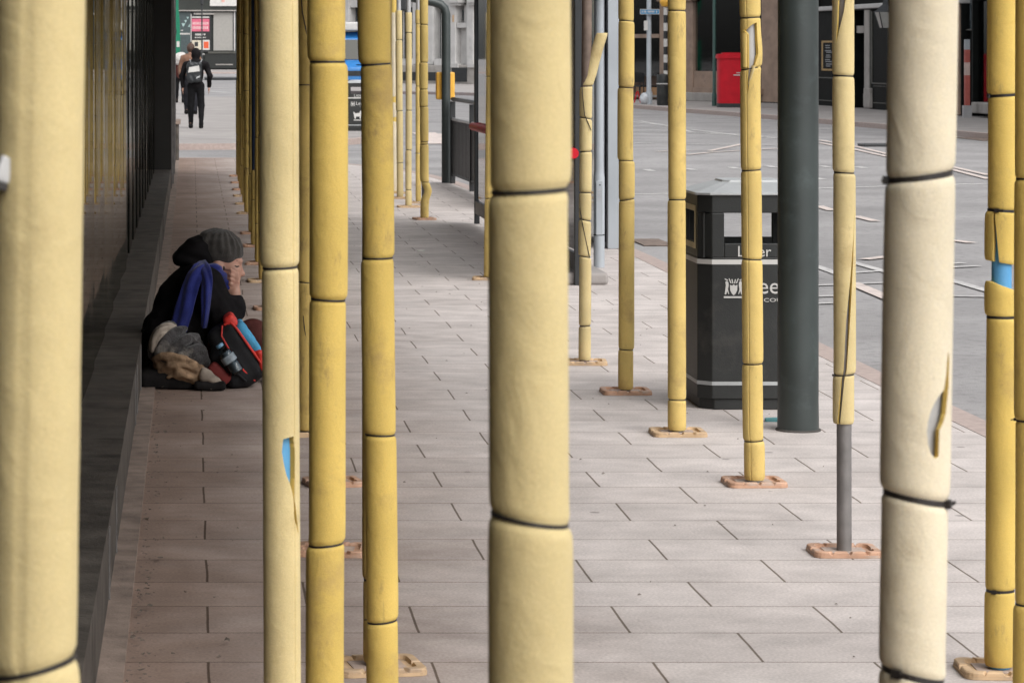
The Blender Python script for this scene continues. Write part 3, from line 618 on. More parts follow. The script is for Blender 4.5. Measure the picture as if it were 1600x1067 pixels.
def oct_(w, d, c): return [(w-c, -d), (w, -d+c), (w, d-c), (w-c, d), (-w+c, d), (-w, d-c), (-w, -d+c), (-w+c, -d)]
def crest(mb, x, z, s, yy):                  # small coat of arms: shield, two birds as supporters, three owls on top, scroll below
    def poly(pts, d=.001):
        n = len(pts); vs = [(x+p[0]*s, yy, z+p[1]*s) for p in pts]+[(x+p[0]*s, yy-d, z+p[1]*s) for p in pts]
        mb.add(vs, [tuple(range(n)), tuple(range(2*n-1, n-1, -1))]+[(i, n+i, n+(i+1) % n, (i+1) % n) for i in range(n)])
    poly([(-.30, .35), (-.27, -.1), (-.14, -.36), (0, -.48), (.14, -.36), (.27, -.1), (.30, .35), (.12, .28), (0, .38), (-.12, .28)])
    for q in (-1, 1):
        poly([(q*.42, .55), (q*.56, .66), (q*.66, .56), (q*.62, .3), (q*.66, 0), (q*.72, -.4), (q*.60, -.42), (q*.52, -.15), (q*.40, -.40), (q*.36, -.38), (q*.46, 0), (q*.40, .3)][::q])
        poly([(q*.44, .72), (q*.70, .86), (q*.72, .78), (q*.5, .66)][::q])
        poly([(q*.16, .48), (q*.34, .86), (q*.40, .84), (q*.26, .46)][::q])
        poly([(q*.02, .46), (q*.10, .80), (q*.18, .78), (q*.11, .46)][::q])
    poly([(-.78, -.56), (-.78, -.70), (.78, -.70), (.78, -.56)])
def make_bin(label, loc, rz=0, dog=False, group='octagonal black litter bins'):
    t = thing('litter_bin', label, 'litter bin', loc, rz, group)
    W, D, C = .272, .25, .058
    zb, zl = .02, .985
    body = MB()
    body.prism(oct_(W-.012, D-.012, C), 0, .05); body.prism(oct_(W, D, C), .05, .70)     # lower body
    a0, a1, z0, z1 = -.158, .158, .765, .905                                              # the see-through mouth
    body.prism(oct_(W, D, C), z1, zl)
    for sx in (-1, 1):                                                                    # corner posts round the mouth
        for sy in (-1, 1):
            pts = [(sx*a1, sy*D), (sx*(W-C), sy*D), (sx*W, sy*(D-C)), (sx*W, sy*.13), (sx*(W-.02), sy*.13), (sx*(W-.02), sy*(D-.03)), (sx*a1, sy*(D-.02))]
            if sx*sy < 0: pts = pts[::-1]
            body.prism(pts[::-1] if False else pts, .70, z1)
    for sy in (-1, 1): body.box(a0, a1, min(sy*D, sy*(D-.02)), max(sy*D, sy*(D-.02)), .70, z0)
    for sx in (-1, 1): body.box(min(sx*W, sx*(W-.02)), max(sx*W, sx*(W-.02)), -.13, .13, .70, z0)
    bo = body.build('body', BLACKP, t, smooth=0, bevel=.004)
    MB().prism(oct_(W-.022, D-.022, C*.8), .701, .735).build('liner', DARKM, t, smooth=0)
    fr = MB()                                                                             # pale frame of the side mouth
    for z_ in ((z0-.03, z0-.004), (z1+.004, z1+.03)): fr.box(-W-.004, -W-.0005, -.15, .15, *z_)
    fr.box(-W-.004, -W-.0005, -.15, -.132, z0-.0038, z1+.0038).box(-W-.004, -W-.0005, .132, .15, z0-.0038, z1+.0038)
    fr.build('mouth_frame', CREAM, t, smooth=0)
    lid = MB(); e = oct_(W+.012, D+.012, C); tp = oct_(W*.52, D*.5, C*.5); n = 8
    vs = [(p[0], p[1], zl+.001) for p in e]+[(p[0], p[1], zl+.012) for p in e]+[(p[0], p[1], zl+.056) for p in tp]+[(p[0]*.96, p[1]*.96, zl+.066) for p in tp]
    fs = [tuple(range(n-1, -1, -1)), tuple(range(3*n, 4*n))]
    for k in range(3): fs += [(k*n+i, k*n+(i+1) % n, (k+1)*n+(i+1) % n, (k+1)*n+i) for i in range(n)]
    lid.add(vs, fs).build('lid', LIDM, t, smooth=0, bevel=.003)
    for z_, h in ((.669, .022), (.113, .017)):
        MB().prism(oct_(W+.0015, D+.0015, C), z_, z_+h).build('stripe', WHITEP if z_ > .5 else LIDM, t, smooth=0)
    yf = -D-.0012
    writing('lettering', 'Litter', .07 if not dog else .085, WHITEP, t, (-.10 if not dog else 0, yf, .705), align='LEFT' if not dog else 'CENTER')
    cr = MB(); crest(cr, -.115, .555, .058, yf+.0005); cr.build('crest', WHITEP, t, smooth=0)
    writing('lettering', 'Leeds', .105, WHITEP, t, (-.055, yf, .535))
    writing('lettering', 'COUNCIL', .024, WHITEP, t, (.022, yf, .497), sx=1.6)
    if dog:
        d = MB()
        pts = [(-.075, .10), (-.06, .02), (-.04, .02), (-.04, .055), (.02, .055), (.02, .02), (.04, .02), (.045, .10), (.075, .115), (.075, .13), (.05, .14), (.04, .155), (.025, .14), (.02, .115), (-.05, .105), (-.068, .13), (-.08, .13)]
        n = len(pts); vs = [(p[0]*1.3, yf, .225+p[1]*1.3) for p in pts]+[(p[0]*1.3, yf-.001, .225+p[1]*1.3) for p in pts]
        d.add(vs, [tuple(range(n)), tuple(range(2*n-1, n-1, -1))]); d.build('dog_sign', WHITEP, t, smooth=0)
        MB().box(-.1, .1, yf-.001, yf, .215, .232).build('sign_line', WHITEP, t, smooth=0)
    return t
p = G(1180, 640)
make_bin('black octagonal litter bin with a grey lid beside the big green post', (2.607, 13.50, 0), group=None)
pbin = G(560, 205); make_bin('distant black litter bin with a dog sign between two deep yellow poles', (pbin.x, pbin.y+.25, 0), dog=True, group=None)

# the stout dark green post beside the bin
p = G(1247, 672)
gp_ = thing('steel_column', 'stout dark green post standing right of the litter bin', 'post', (p.x, p.y, 0))
MB().lathe([(.0885, .001), (.0895, .03), (.088, .12), (.0875, 1.2), (.087, 6.0)], n=48).build('shaft', GREENP, gp_)
MB().tube([(-.0, .0, 6.0), (0, 0, 6.1)], .06, 16).build('cap', GREENP, gp_)
MB().lathe([(.098, .0005), (.097, .006), (.0895, .009)], n=40).build('mortar_ring', DIRT, gp_)

# grey lamp column with an inspection door
p = G(936, 418)
lc = thing('lamp_column', 'pale grey lamp column with an inspection door beside the short foam pole', 'lamp column', (p.x, p.y, 0))
MB().lathe([(.042, .001), (.042, .69), (.040, .70), (.036, .74), (.034, 7.0)], n=28).build('shaft', GREYP, lc)
dr = MB().box(-.028, .022, -.0445, -.036, .25, .66).build('door', GREYP, lc, smooth=0, bevel=.003)
MB().lathe([(.0428, .245), (.0432, .25), (.0428, .255)], n=28).build('door_seam', DARKM, lc)
for k in range(4): MB().box(-.016, .012, -.047, -.0446, .52+k*.022, .53+k*.022).build('louvre', ALU, dr, smooth=0)
MB().tube([(0, -.0446, .63), (0, -.048, .63)], .006, 8).build('lock', DARKM, dr)
MB().box(-.05, .05, -1.2, 0, 7.0, 7.12).build('lamp_head', ALU, lc, smooth=0)

# bus shelter: long back wall parallel to the street, an end panel near the kerb
sh = thing('bus_shelter', 'glazed bus shelter with a red perch rail behind the middle pole', 'bus shelter', (2.72, 20.3, 0))
for yy in (0.0, 3.6, 7.2): MB().box(-.025, .025, yy-.025, yy+.025, 0, 2.38).build('post', DARKM, sh, smooth=0, bevel=.004)
MB().tube([(.10, 6.5, .02), (.10, 6.5, 1.02)], .035, 14).build('silver_post', ALU, sh)
for a, b in ((.06, 3.54), (3.66, 7.14)):
    MB().box(-.006, .006, a, b, .24, 2.2).build('glass_panel', PANE_D, sh, smooth=0)
    MB().box(-.02, .02, a-.03, b+.03, .10, .22).build('bottom_rail', DARKM, sh, smooth=0)
    MB().box(-.02, .02, a-.03, b+.03, 2.22, 2.3).build('top_rail', DARKM, sh, smooth=0)
MB().tube([(-.035, -.03, .93), (-.035, 7.24, .93)], .038, 14).build('perch_rail', REDP, sh)
MB().box(-.03, .55, -.05, 7.25, 2.381, 2.43).build('roof', ALU, sh, smooth=0, bevel=.01)
MB().box(-.10, .22, .02, .9, .001, .085).build('footing', FARPAVE, sh, smooth=0, bevel=.02)
pe = at(955, 388, 24.1)
MB().box(pe.x-2.72-.075, pe.x-2.72-.052, 3.8, 3.86, .001, 2.38).box(pe.x-2.72-.040, pe.x-2.72+.055, 3.72, 4.9, .001, 2.38).build('end_panel', GREYP, sh, smooth=0, bevel=.006)
MB().box(pe.x-2.72-.0518, pe.x-2.72-.0402, 3.83, 4.8, .05, 2.3).build('panel_glass', PANE_D, sh, smooth=0)

# swan-necked green signal post with a yellow push-button box
p = G(697, 286)
sg = thing('signal_post', 'dark green swan necked post carrying a yellow push button box', 'signal post', (p.x, p.y, 0))
zt = EYE+60*p.y/F
path = [(0, 0, .001), (0, 0, 1.0), (0, 0, zt-.10)]+[(-.16+.16*math.cos(a), 0, zt-.10+.16*math.sin(a)) for a in [k*math.pi/12 for k in range(1, 7)]]+[(-.9, 0, zt+.30)]
path = [(0, 0, .001), (0, 0, 1.0), (0, 0, zt-.02), (-.02, 0, zt+.05), (-.07, 0, zt+.10), (-.16, 0, zt+.13), (-.5, 0, zt+.2)]
MB().tube(path, .056, 18).build('post', GREENP, sg)
MB().box(-.115, .115, .056, .20, 1.04, 1.385).build('push_button_box', ORANGE, sg, smooth=0, bevel=.02)
MB().box(-.75, -.5, -.12, .16, zt+.02, zt+.9).build('signal_head', DARKM, sg, smooth=0, bevel=.02)

# guard railing along the kerb corner
gr = thing('guard_railing', 'dark pedestrian guard railing with mesh panels beside the green signal post', 'railing', (3.25, 35.9, 0))
dirv = Vector((.02, -1.0)).normalized()
for k in range(4):
    q = dirv*2.05*k
    MB().box(q.x-.03, q.x+.03, q.y-.03, q.y+.03, 0, 1.02).build('post', DARKM, gr, smooth=0)
    if k < 3:
        q2 = dirv*2.05*(k+1)
        MB().tube([(q.x, q.y, 1.05), (q2.x, q2.y, 1.05)], .026, 8).build('top_rail', DARKM, gr)
        for z in (.12, .80): MB().tube([(q.x, q.y-.031, z), (q2.x, q2.y+.031, z)], .02, 8).build('rail', ALU if z > .5 else DARKM, gr)
        mb = MB()
        for j in range(14):
            f = (j+.5)/14; r_ = q.lerp(q2, f); mb.box(r_.x-.012, r_.x+.012, r_.y-.062, r_.y+.062, .125, .795)
        mb.build('infill_panel', DARKM, gr, smooth=0)

# ------------------------------------------------------------------ far street furniture
pbx = G(1152, 168)
pb_ = thing('post_box', 'bright red post box with a domed rim by the cafe front', 'post box', (pbx.x+.02, pbx.y, 0))
def oval(w, d, n=40, e=3.2):
    return [(w*math.copysign(abs(math.cos(a))**(2/e), math.cos(a)), d*math.copysign(abs(math.sin(a))**(2/e), math.sin(a))) for a in [2*math.pi*k/n for k in range(n)]]
W_, D_ = .60, .36
MB().prism(oval(W_, D_), .12, 1.40).build('body', REDP, pb_, smooth=40)
MB().prism(oval(W_+.01, D_+.01), 0, .12).build('base', DARKM, pb_, smooth=40)
cp_ = MB()
for s, z0, z1 in ((1.0, 1.401, 1.43), (1.07, 1.4301, 1.52), (1.04, 1.5201, 1.56), (.8, 1.5601, 1.60)): cp_.prism(oval(W_*s, D_*s), z0, z1)
cp_.build('cap', REDP, pb_, smooth=40)
MB().box(-.12, .16, -D_-.012, -D_-.001, 1.0, 1.025).box(-.2, .1, -D_-.012, -D_-.001, .93, .96).build('label_plate', WHITEP, pb_, smooth=0)
MB().box(-W_+.05, -W_+.08, -.1, .1, 1.22, 1.26).build('slot', DARKM, pb_, smooth=0)
tag(MB().lathe([(.07, 0), (.075, .05), (.05, .1), (.02, .13)], n=12).build('traffic_cone_base', REDP, loc=G(1115, 156)), 'small red lump on the kerb beside the post box', 'rubber foot')

def simple_post(name, lab, cat, px, py, w, h, mat):
    q = G(px, py); t = thing(name, lab, cat, (q.x, q.y, 0))
    MB().lathe([(w*1.4, 0), (w*1.4, .35), (w, .42), (w*.9, h)], n=16).build('shaft', mat, t); return t
simple_post('lamp_column', 'slim dark green lamp column between post box and cafe window', 'lamp column', 1116, 166, .05, 7, GREENL)
ss = simple_post('sign_post', 'pale grey post with a blue street name plate and small white notice', 'sign post', 1014, 163, .075, 7, GREYP)
Ys = F*EYE/(163-80); u = Ys/F
SIGNB = M('street_sign_blue', (.03, .20, .40), rough=.4, var=.1, bump=0)
npl = MB().box(-15*u, 15*u, -.16, -.13, EYE+57*u, EYE+65*u).build('name_plate', SIGNB, ss, smooth=0)
fr = MB()
for z in (57.0, 64.3): fr.box(-15*u, 15*u, -.166, -.1605, EYE+z*u, EYE+(z+.7)*u)
for x in (-15, 14.3): fr.box(x*u, (x+.7)*u, -.166, -.1605, EYE+57.72*u, EYE+64.28*u)
for k, x in enumerate((-12.5, -9.4, -7.2, -3.2, -1.0, 1.2, 3.4, 5.6, 9.8)): fr.box(x*u, (x+1.6)*u, -.166, -.1605, EYE+(59.4+(k % 2)*.5)*u, EYE+62.6*u)
fr.build('plate_lettering', WHITEP, npl, smooth=0)
MB().box(-9*u, -3*u, -.16, -.13, EYE+32*u, EYE+47*u).build('notice', WHITEP, ss, smooth=0)
# zebra-crossing beacon
q = G(1040, 160); bc = thing('crossing_beacon', 'black and white banded crossing beacon with an orange globe', 'beacon', (q.x, q.y, 0))
h = .255; z = 0; k = 0
while z < 3.05:
    MB().lathe([(.068, z), (.068, z+h-.003)], n=18).build('band', WHITEP if k % 2 else DARKM, bc); z += h; k += 1
MB().lathe([(.02, z), (.13, z+.03), (.19, z+.14), (.19, z+.2), (.13, z+.31), (.03, z+.35)], n=20).build('globe', ORANGE, bc)
q = G(1036, 165); t = thing('litter_bin', 'small black litter bin under the banded crossing beacon', 'litter bin', (q.x, q.y, 0))
MB().lathe([(.17, 0), (.19, .05), (.19, .62)], n=20).build('body', BLACKP, t); MB().lathe([(.197, .64), (.2, .655), (.197, .67)], n=20).build('stripe', WHITEP, t)
MB().lathe([(.19, .62), (.185, .72), (.19, .86), (.17, .93), (.03, .96)], n=20).build('hood', BLACKP, t)
q = G(1007, 163)
def blob(name, mat, lab, cat, loc, s, seed=1, amp=.18):
    bm = bmesh.new(); bmesh.ops.create_icosphere(bm, subdivisions=4, radius=1)
    wv = wob(seed)
    for v in bm.verts:
        r = 1+amp*float(wv(v.co.z*1.5+v.co.x, v.co.y*2)); v.co = Vector((v.co.x*s[0]*r, v.co.y*s[1]*r, max(-s[2]*.85, v.co.z*s[2]*r)))
    me = bpy.data.meshes.new(name); bm.to_mesh(me); bm.free()
    o = mesh_obj(name, me, mat, loc=(loc[0], loc[1], s[2]*.85), smooth=60); return tag(o, lab, cat)
blob('rubbish_sack', M('white_plastic', (.5, .52, .55), rough=.4), 'stuffed white rubbish sack at the foot of the sign post', 'rubbish sack', q, (.15, .15, .2), 5)
q = G(996, 161); t = thing('folding_board', 'red and white folding board standing left of the white sack', 'folding board', (q.x, q.y, 0))
for s in (-1, 1):
    MB().tube([(s*.10, 0, 0), (s*.02, 0, .34)], .02, 6).build('leg', REDP, t)
MB().box(-.03, .03, -.02, .02, .34, .37).build('hinge', REDP, t, smooth=0)
# cafe table and chairs outside
def chair(lab, px, py, rz):
    q = G(px, py); t = thing('cafe_chair', lab, 'chair', (q.x, q.y, 0), rz, 'dark cafe chairs')
    for a in (-.2, .2):
        for b in (-.2, .2): MB().tube([(a, b, 0), (a*.9, b*.9, .45)], .018, 6).build('leg', DARKM, t)
    MB().box(-.22, .22, -.22, .22, .451, .48).build('seat', DARKM, t, smooth=0)
    MB().box(-.22, .22, .2, .23, .60, .92).build('backrest', DARKM, t, smooth=0)
    for a in (-.2, .2): MB().tube([(a, .215, .48), (a, .215, .6)], .015, 6).build('back_post', DARKM, t)
chair('dark cafe chair nearest the grey sign post', 1003, 157, .4); chair('dark cafe chair partly behind the slim yellow pole', 988, 156, -.5)

# red hose-like standpipe and striped marker post at the pub
q = G(1387, 172); t = thing('red_standpipe', 'red standpipe with round knobs before the dark pub', 'standpipe', (q.x, q.y, 0))
MB().tube([(0, 0, 0), (0, 0, 1.2)], .045, 10).build('pipe', REDP, t)
for z in (.38, 1.22): MB().lathe([(.03, z-.1), (.10, z-.05), (.10, z+.05), (.03, z+.1)], n=14).build('knob', REDP, t)
q = G(1511, 184); t = thing('marker_post', 'red and white striped marker post in front of the dark window', 'marker post', (q.x, q.y, 0))
MARK_R = M('faded_red', (.42, .10, .08), rough=.6); MARK_W = M('pale_red_white', (.55, .42, .38), rough=.6)
zs = [EYE+(80-y)*q.y/F for y in (165, 118, 98, 78, 62)]
MB().box(-.1, .1, -.08, .08, 0, zs[0]-.002).build('foot', ALU, t, smooth=0)
for i in range(4): MB().box(-.06, .06, -.05, .05, zs[i], zs[i+1]-.002).build('band', (MARK_R, MARK_W, MARK_R, GREYP)[i], t, smooth=0)
q = G(1363, 240, ROAD_Z)
def flat_patch(name, lab, cat, px, py, w, d, mat, h=.03, z=ROAD_Z):
    v = G(px, py, z); o = MB().box(-w/2, w/2, -d/2, d/2, .004, h).build(name, mat, loc=(v.x, v.y, z), smooth=0, bevel=.008); tag(o, lab, cat)
flat_patch('rubber_ramp', 'dark rubber cable ramp on the road left of the bleached pole', 'cable ramp', 1368, 229, .55, .5, DARKM, .05)
flat_patch('manhole_cover', 'brownish iron manhole cover near the far kerb on the right', 'manhole cover', 1530, 218, .5, 2.2, RUST_TUBE, .012)
flat_patch('drain_cover', 'dark drain cover in the gutter by the shelter end panel', 'drain cover', 1018, 380, .28, .9, RUST_TUBE, .012)
flat_patch('traffic_island', 'low dark traffic island on the road ahead of the walkers', 'traffic island', 345, 125, 2.0, 7, DARKM, .15)

# blue van head-on at the end of the road
VB = M('van_blue', (.03, .19, .50), rough=.25, var=.08, bump=0)
vx, vy = 6.6, 113.0
v = thing('parked_van', 'blue and white van facing us between two deep yellow poles', 'van', (vx, vy, ROAD_Z))
prof = [(-0.0, .38), (0, .75), (.06, 1.12), (.62, 1.38), (1.05, 2.25), (1.45, 2.5), (4.6, 2.55), (4.8, 2.3), (4.8, .38)]
def side(mb, pts, x0, x1):
    n = len(pts); vs = [(x0, p[0], p[1]) for p in pts]+[(x1, p[0], p[1]) for p in pts]
    mb.add(vs, [tuple(range(n-1, -1, -1)), tuple(range(n, 2*n))]+[(i, (i+1) % n, n+(i+1) % n, n+i) for i in range(n)]); return mb
side(MB(), prof, -.95, .95).build('body', VB, v, smooth=30, bevel=.06)
side(MB(), [(.60, 1.43), (.995, 2.2), (1.02, 2.19), (.64, 1.42)], -.82, .82).build('windscreen', BLACKGLASS, v, smooth=0)
MB().box(-.96, .96, -.06, .25, .36, .62).build('bumper', DARKM, v, smooth=0, bevel=.03)
MB().box(-.55, .55, -.02, .0, .78, .98).build('grille', DARKM, v, smooth=0)
MB().box(-.9, .9, .9, 4.7, 2.56, 2.9).build('roof_box', WHITEP, v, smooth=0, bevel=.06)
for s in (-1, 1):
    MB().box(s*.75-.14, s*.75+.14, -.012, .03, .82, 1.02).build('headlamp', LIDM, v, smooth=0)
    for yy in (.9, 3.8):
        wh = MB().tube([(s*.96, yy, .34), (s*.72, yy, .34)], .34, 20).build('wheel', DARKM, v); MB().tube([(s*.97, yy, .34), (s*.95, yy, .34)], .2, 14).build('rim', ALU, wh)
MB().box(-.26, .26, -.075, -.061, .44, .55).build('number_plate', M('plate_yellow_white', (.6, .58, .45)), v, smooth=0)
# ------------------------------------------------------------------ buildings across and along the street
class Front:
    """A building front standing on the line P0 -> P1 (left to right as one faces it). Local x runs along it, -y comes out of it."""
    def __init__(s, name, label, P0, P1, cat='building'):
        s.P0 = Vector(P0); s.P1 = Vector(P1); s.d = (s.P1-s.P0).normalized(); s.L = (s.P1-s.P0).length
        s.root = thing(name, label, cat, (P0[0], P0[1], 0), math.atan2(s.d.y, s.d.x))
    def uz(s, px, py=80, o=0.0):             # point of the front seen at a place of the view (o metres proud of it)
        P0 = s.P0+Vector((s.d.y, -s.d.x))*o; k = kx(px)
        # P0 + u d = Y (k, 1)
        u = (P0.x-k*P0.y)/(k*s.d.y-s.d.x); Y = P0.y+u*s.d.y
        return u, EYE-(py-PY0)/F*Y
    def bx(s, mb, u0, u1, z0, z1, o0, o1): return mb.box(min(u0, u1), max(u0, u1), -o1, -o0, z0, z1)
    def rect(s, mb, px0, px1, py0, py1, o0, o1, zmin=None):
        u0, _ = s.uz(px0, 80, o1); u1, _ = s.uz(px1, 80, o1); pm = (px0+px1)/2
        z1 = s.uz(pm, py0, o1)[1]; z0 = s.uz(pm, py1, o1)[1]
        if zmin is not None: z0 = max(z0, zmin)
        return s.bx(mb, u0, u1, z0, z1, o0, o1)
    def part(s, name, mat, rects, parent=None, bevel=0):
        mb = MB()
        for r in rects: s.rect(mb, *r)
        return mb.build(name, mat, parent or s.root, smooth=0, bevel=bevel)
STONE = M('brown_sandstone', (.30, .215, .165), rough=.85, var=.2, sc=2.5, bump=.3, bsc=25, stain=(.13, .10, .085, .7), stain_sc=1.2, stain_lo=.56)
STONE_G = M('grey_stone', (.33, .31, .29), rough=.85, var=.15, sc=3, bump=.2, bsc=25, stain=(.18, .165, .15, .6), stain_sc=2)
PALE = M('pale_painted_stone', (.50, .49, .48), rough=.75, var=.1, sc=2, bump=.15, bsc=20, stain=(.3, .29, .28, .5), stain_sc=1.5)
PUBBLK = M('black_green_paint', (.007, .008, .0075), rough=.6, var=.25, sc=4, spec=.08)
PUBLINE = M('worn_moulding', (.07, .07, .06), rough=.5, var=.3)
DARKIN = M('dim_interior', (.014, .012, .010), rough=.8, var=.5, sc=1.5, bump=0)
WOODY = M('varnished_wood', (.30, .16, .07), rough=.5, var=.25, sc=3)
SHOPGL = glass('shop_window', (.75, .78, .76)); SKYGL = M('sky_lit_pane', (.10, .12, .13), rough=.08, var=.2, bump=0, spec=.9)
GOLD = M('gold_frame', (.40, .25, .08), rough=.45, var=.2)
CHALK = M('chalk_writing', (.30, .31, .32), rough=.9, var=.2, bump=0)
LAMPSH = M('cloth_shade', (.50, .43, .35), rough=.8, var=.1)
UPWIN = M('upper_window', (.04, .05, .055), rough=.1, var=.3, bump=0, spec=.8)
def upper(f, wallmat, L0=0.0, z0=3.9, n=6, h=12.0):
    f.bx(MB(), L0, f.L, z0, h, -6, 0).build('upper_wall', wallmat, f.root, smooth=0)
    st = f.L/n
    for k in range(n):
        for zz in (5.0, 8.6):
            a = L0+k*st+st*.3; wd = st*.4
            w_ = f.bx(MB(), a, a+wd, zz, zz+2.2, .002, .03).build('window', UPWIN, f.root, smooth=0)
            f.bx(MB(), a-.1, a+wd+.1, zz-.15, zz-.002, .002, .12).build('sill', STONE_G, w_, smooth=0)

# --- brown stone cafe on the corner
A = Front('cafe_building', 'brown stone cafe with big dark windows and pendant lamps behind the post box', (13.6, 102), (19.0, 90))
u0, u1 = 0, A.L
upper(A, STONE)
A.bx(MB(), 0, A.L, 0, 3.89, -6, -2.2).build('inner_wall', DARKIN, A.root, smooth=0)
A.bx(MB(), 0, A.L, 0, .03, -2.2, 0).build('floor', DARKIN, A.root, smooth=0)
g = A.uz
def colm(px0, px1, o=0.0, z0=0, z1=3.89, mat=STONE): A.bx(MB(), g(px0)[0], g(px1)[0], z0, z1, -.16, o).build('pilaster', mat, A.root, smooth=0, bevel=.03)
for a, b in ((901, 925), (1030, 1042), (1069, 1082), (1189, 1216), (1222, 1248)): colm(a, b)
# capitals that splay outwards under the lintel
for a in (1036, 1076):
    ua = g(a)[0]; z0 = g(a, 3)[1]
    MB().prism([(ua-.28, -.1), (ua+.28, -.1), (ua+.28, .3), (ua-.28, .3)], z0, z0+.12).prism([(ua-.5, -.18), (ua+.5, -.18), (ua+.5, .3), (ua-.5, .3)], z0+.121, 3.88).build('capital', STONE, A.root, smooth=0, bevel=.04)
A.part('stall_riser', STONE, [(1082.5, 1188.5, 112, 141, -.16, -.05)]); A.bx(MB(), g(1069)[0], g(1188)[0], 0, .28, -.45, .12).build('step', STONE_G, A.root, smooth=0, bevel=.02)
A.part('window_sill', STONE, [(1082.5, 1188.5, 138, 147, -.04, .10)])
A.part('stall_riser', WOODY, [(926, 1029, 136, 158, -.16, -.06)])
A.part('transom', STONE, [(926, 1029.5, 54, 60, -.10, -.03)])
A.part('window_sill', STONE_G, [(926, 1029, 148, 151, -.05, .06)])
for a, b in ((926, 1029), (1042.5, 1068.5), (1083, 1188), (1217, 1221)):
    A.bx(MB(), g(a)[0], g(b)[0], .8 if a != 1042.5 else .29, 3.88, -.12, -.105).build('window_pane', SHOPGL, A.root, smooth=0)
A.part('menu_sheets', M('grey_paper', (.35, .34, .32), var=.1), [(989, 999, 117, 120, -.29, -.28), (991, 998, 123, 127, -.29, -.28)])
A.part('screen', M('brown_screen', (.10, .055, .035), rough=.6, var=.3), [(990, 1028, 62, 134, -.5, -.45)])
A.part('back_rail', PUBLINE, [(1083, 1186, 56, 57.5, -.5, -.48)])
for px in (1102.5, 1142, 1176):
    u, z = A.uz(px, 77, -.4)
    lamp = thing('pendant_lamp', {1102.5: 'cream cone pendant lamp in the cafe window left of the green column', 1142: 'cream cone pendant lamp in the cafe window above the post box', 1176: 'cream cone pendant lamp hidden behind the pole with torn sleeve'}[px], 'pendant lamp', group='pendant lamps in the cafe window')
    wpt = A.P0+A.d*u-Vector((A.d.y, -A.d.x))*.4; lamp.location = (wpt.x, wpt.y, z)
    MB().lathe([(.17, 0), (.165, .01), (.06, .15), (.03, .19)], n=20).build('shade', LAMPSH, lamp); MB().tube([(0, 0, .19), (0, 0, 1.2)], .008, 6).build('cord', DARKM, lamp)

# --- black-green pub further along
B = Front('pub_building', 'black green pub front with pale fascia and stone doorway at the upper right', (19.0, 90), (20.3, 50))
b = B.uz
upper(B, STONE_G, n=10)
B.bx(MB(), 0, B.L, 0, 3.45, -6, -.5).build('core_wall', PUBBLK, B.root, smooth=0)
B.bx(MB(), 0, B.L, 3.451, 3.89, -.5, .02).build('lintel', PUBBLK, B.root, smooth=0)
B.part('fascia', PALE, [(1262, 1496, 5, 12.5, -.48, .12)], bevel=.03); B.part('fascia_moulding', PUBBLK, [(1262, 1496, 12.6, 14.5, -.48, .05)])
B.bx(MB(), 0.02, b(1333)[0], 0, 2.9, -.49, -.02).build('panelling', PUBBLK, B.root, smooth=0)
B.bx(MB(), b(1360)[0], b(1488)[0], 0, 2.75, -.49, -.0).build('panelling', PUBBLK, B.root, smooth=0)
B.part('moulding', PUBLINE, [(1256, 1333, 121, 123, -.02, .03)]); B.part('moulding', PUBLINE, [(1256, 1333, 157, 158.5, -.02, .02)])
B.part('moulding', PUBLINE, [(1362, 1487, 132, 134, .0, .03)]); B.part('moulding', PUBLINE, [(1364, 1487, 164, 165.5, .0, .02)])
B.part('moulding', PUBLINE, [(1361, 1362.2, 18, 131, .0, .03)]); B.part('moulding', PUBLINE, [(1364, 1487, 137, 138, .0, .025)])
B.part('panel_edge', PUBLINE, [(1358.3, 1359.8, 12.6, 170, -.2, .03)])
mbd = B.part('menu_board', GOLD, [(1283.5, 1313, 64, 111, -.02, .03)]); B.part('board_face', PUBBLK, [(1286, 1311, 67, 108, .031, .035)], parent=mbd)
q_ = []
rr = random.Random(4)
for py in (71, 74.5, 79, 81.5, 86, 89, 93, 96, 100, 103): q_.append((1289+rr.random()*2, 1296+rr.random()*6, py, py+1.4, .0355, .037))
B.part('chalk_lines', CHALK, q_, parent=mbd)
# doorway
B.part('door_pier', STONE_G, [(1350, 1357.5, 12.7, 168, -.45, .04)], bevel=.02); B.part('door_pier_base', STONE_G, [(1349, 1358.2, 138, 169, -.44, .09)], bevel=.02)
B.part('door_head', STONE_G, [(1333.5, 1349.5, 41, 52, -.45, -.10)]); B.part('fanlight', SKYGL, [(1334, 1349.5, 14.6, 40.8, -.45, -.30)])
dp = B.part('door', M('grey_door_paint', (.13, .125, .12), rough=.5), [(1333.5, 1349.8, 52.2, 170, -.49, -.32)])
B.part('door_pane', SKYGL, [(1335, 1340, 58, 128, -.319, -.31)], parent=dp); B.part('door_pane', SKYGL, [(1342, 1348.8, 58, 128, -.319, -.31)], parent=dp)
B.part('notice', WHITEP, [(1336, 1340, 84, 100, -.309, -.30)], parent=dp); B.part('door_stile', PUBBLK, [(1340.3, 1341.7, 53, 140, -.319, -.28)], parent=dp)
B.part('door_panel', STONE_G, [(1335, 1349, 146, 165, -.319, -.29)], parent=dp)
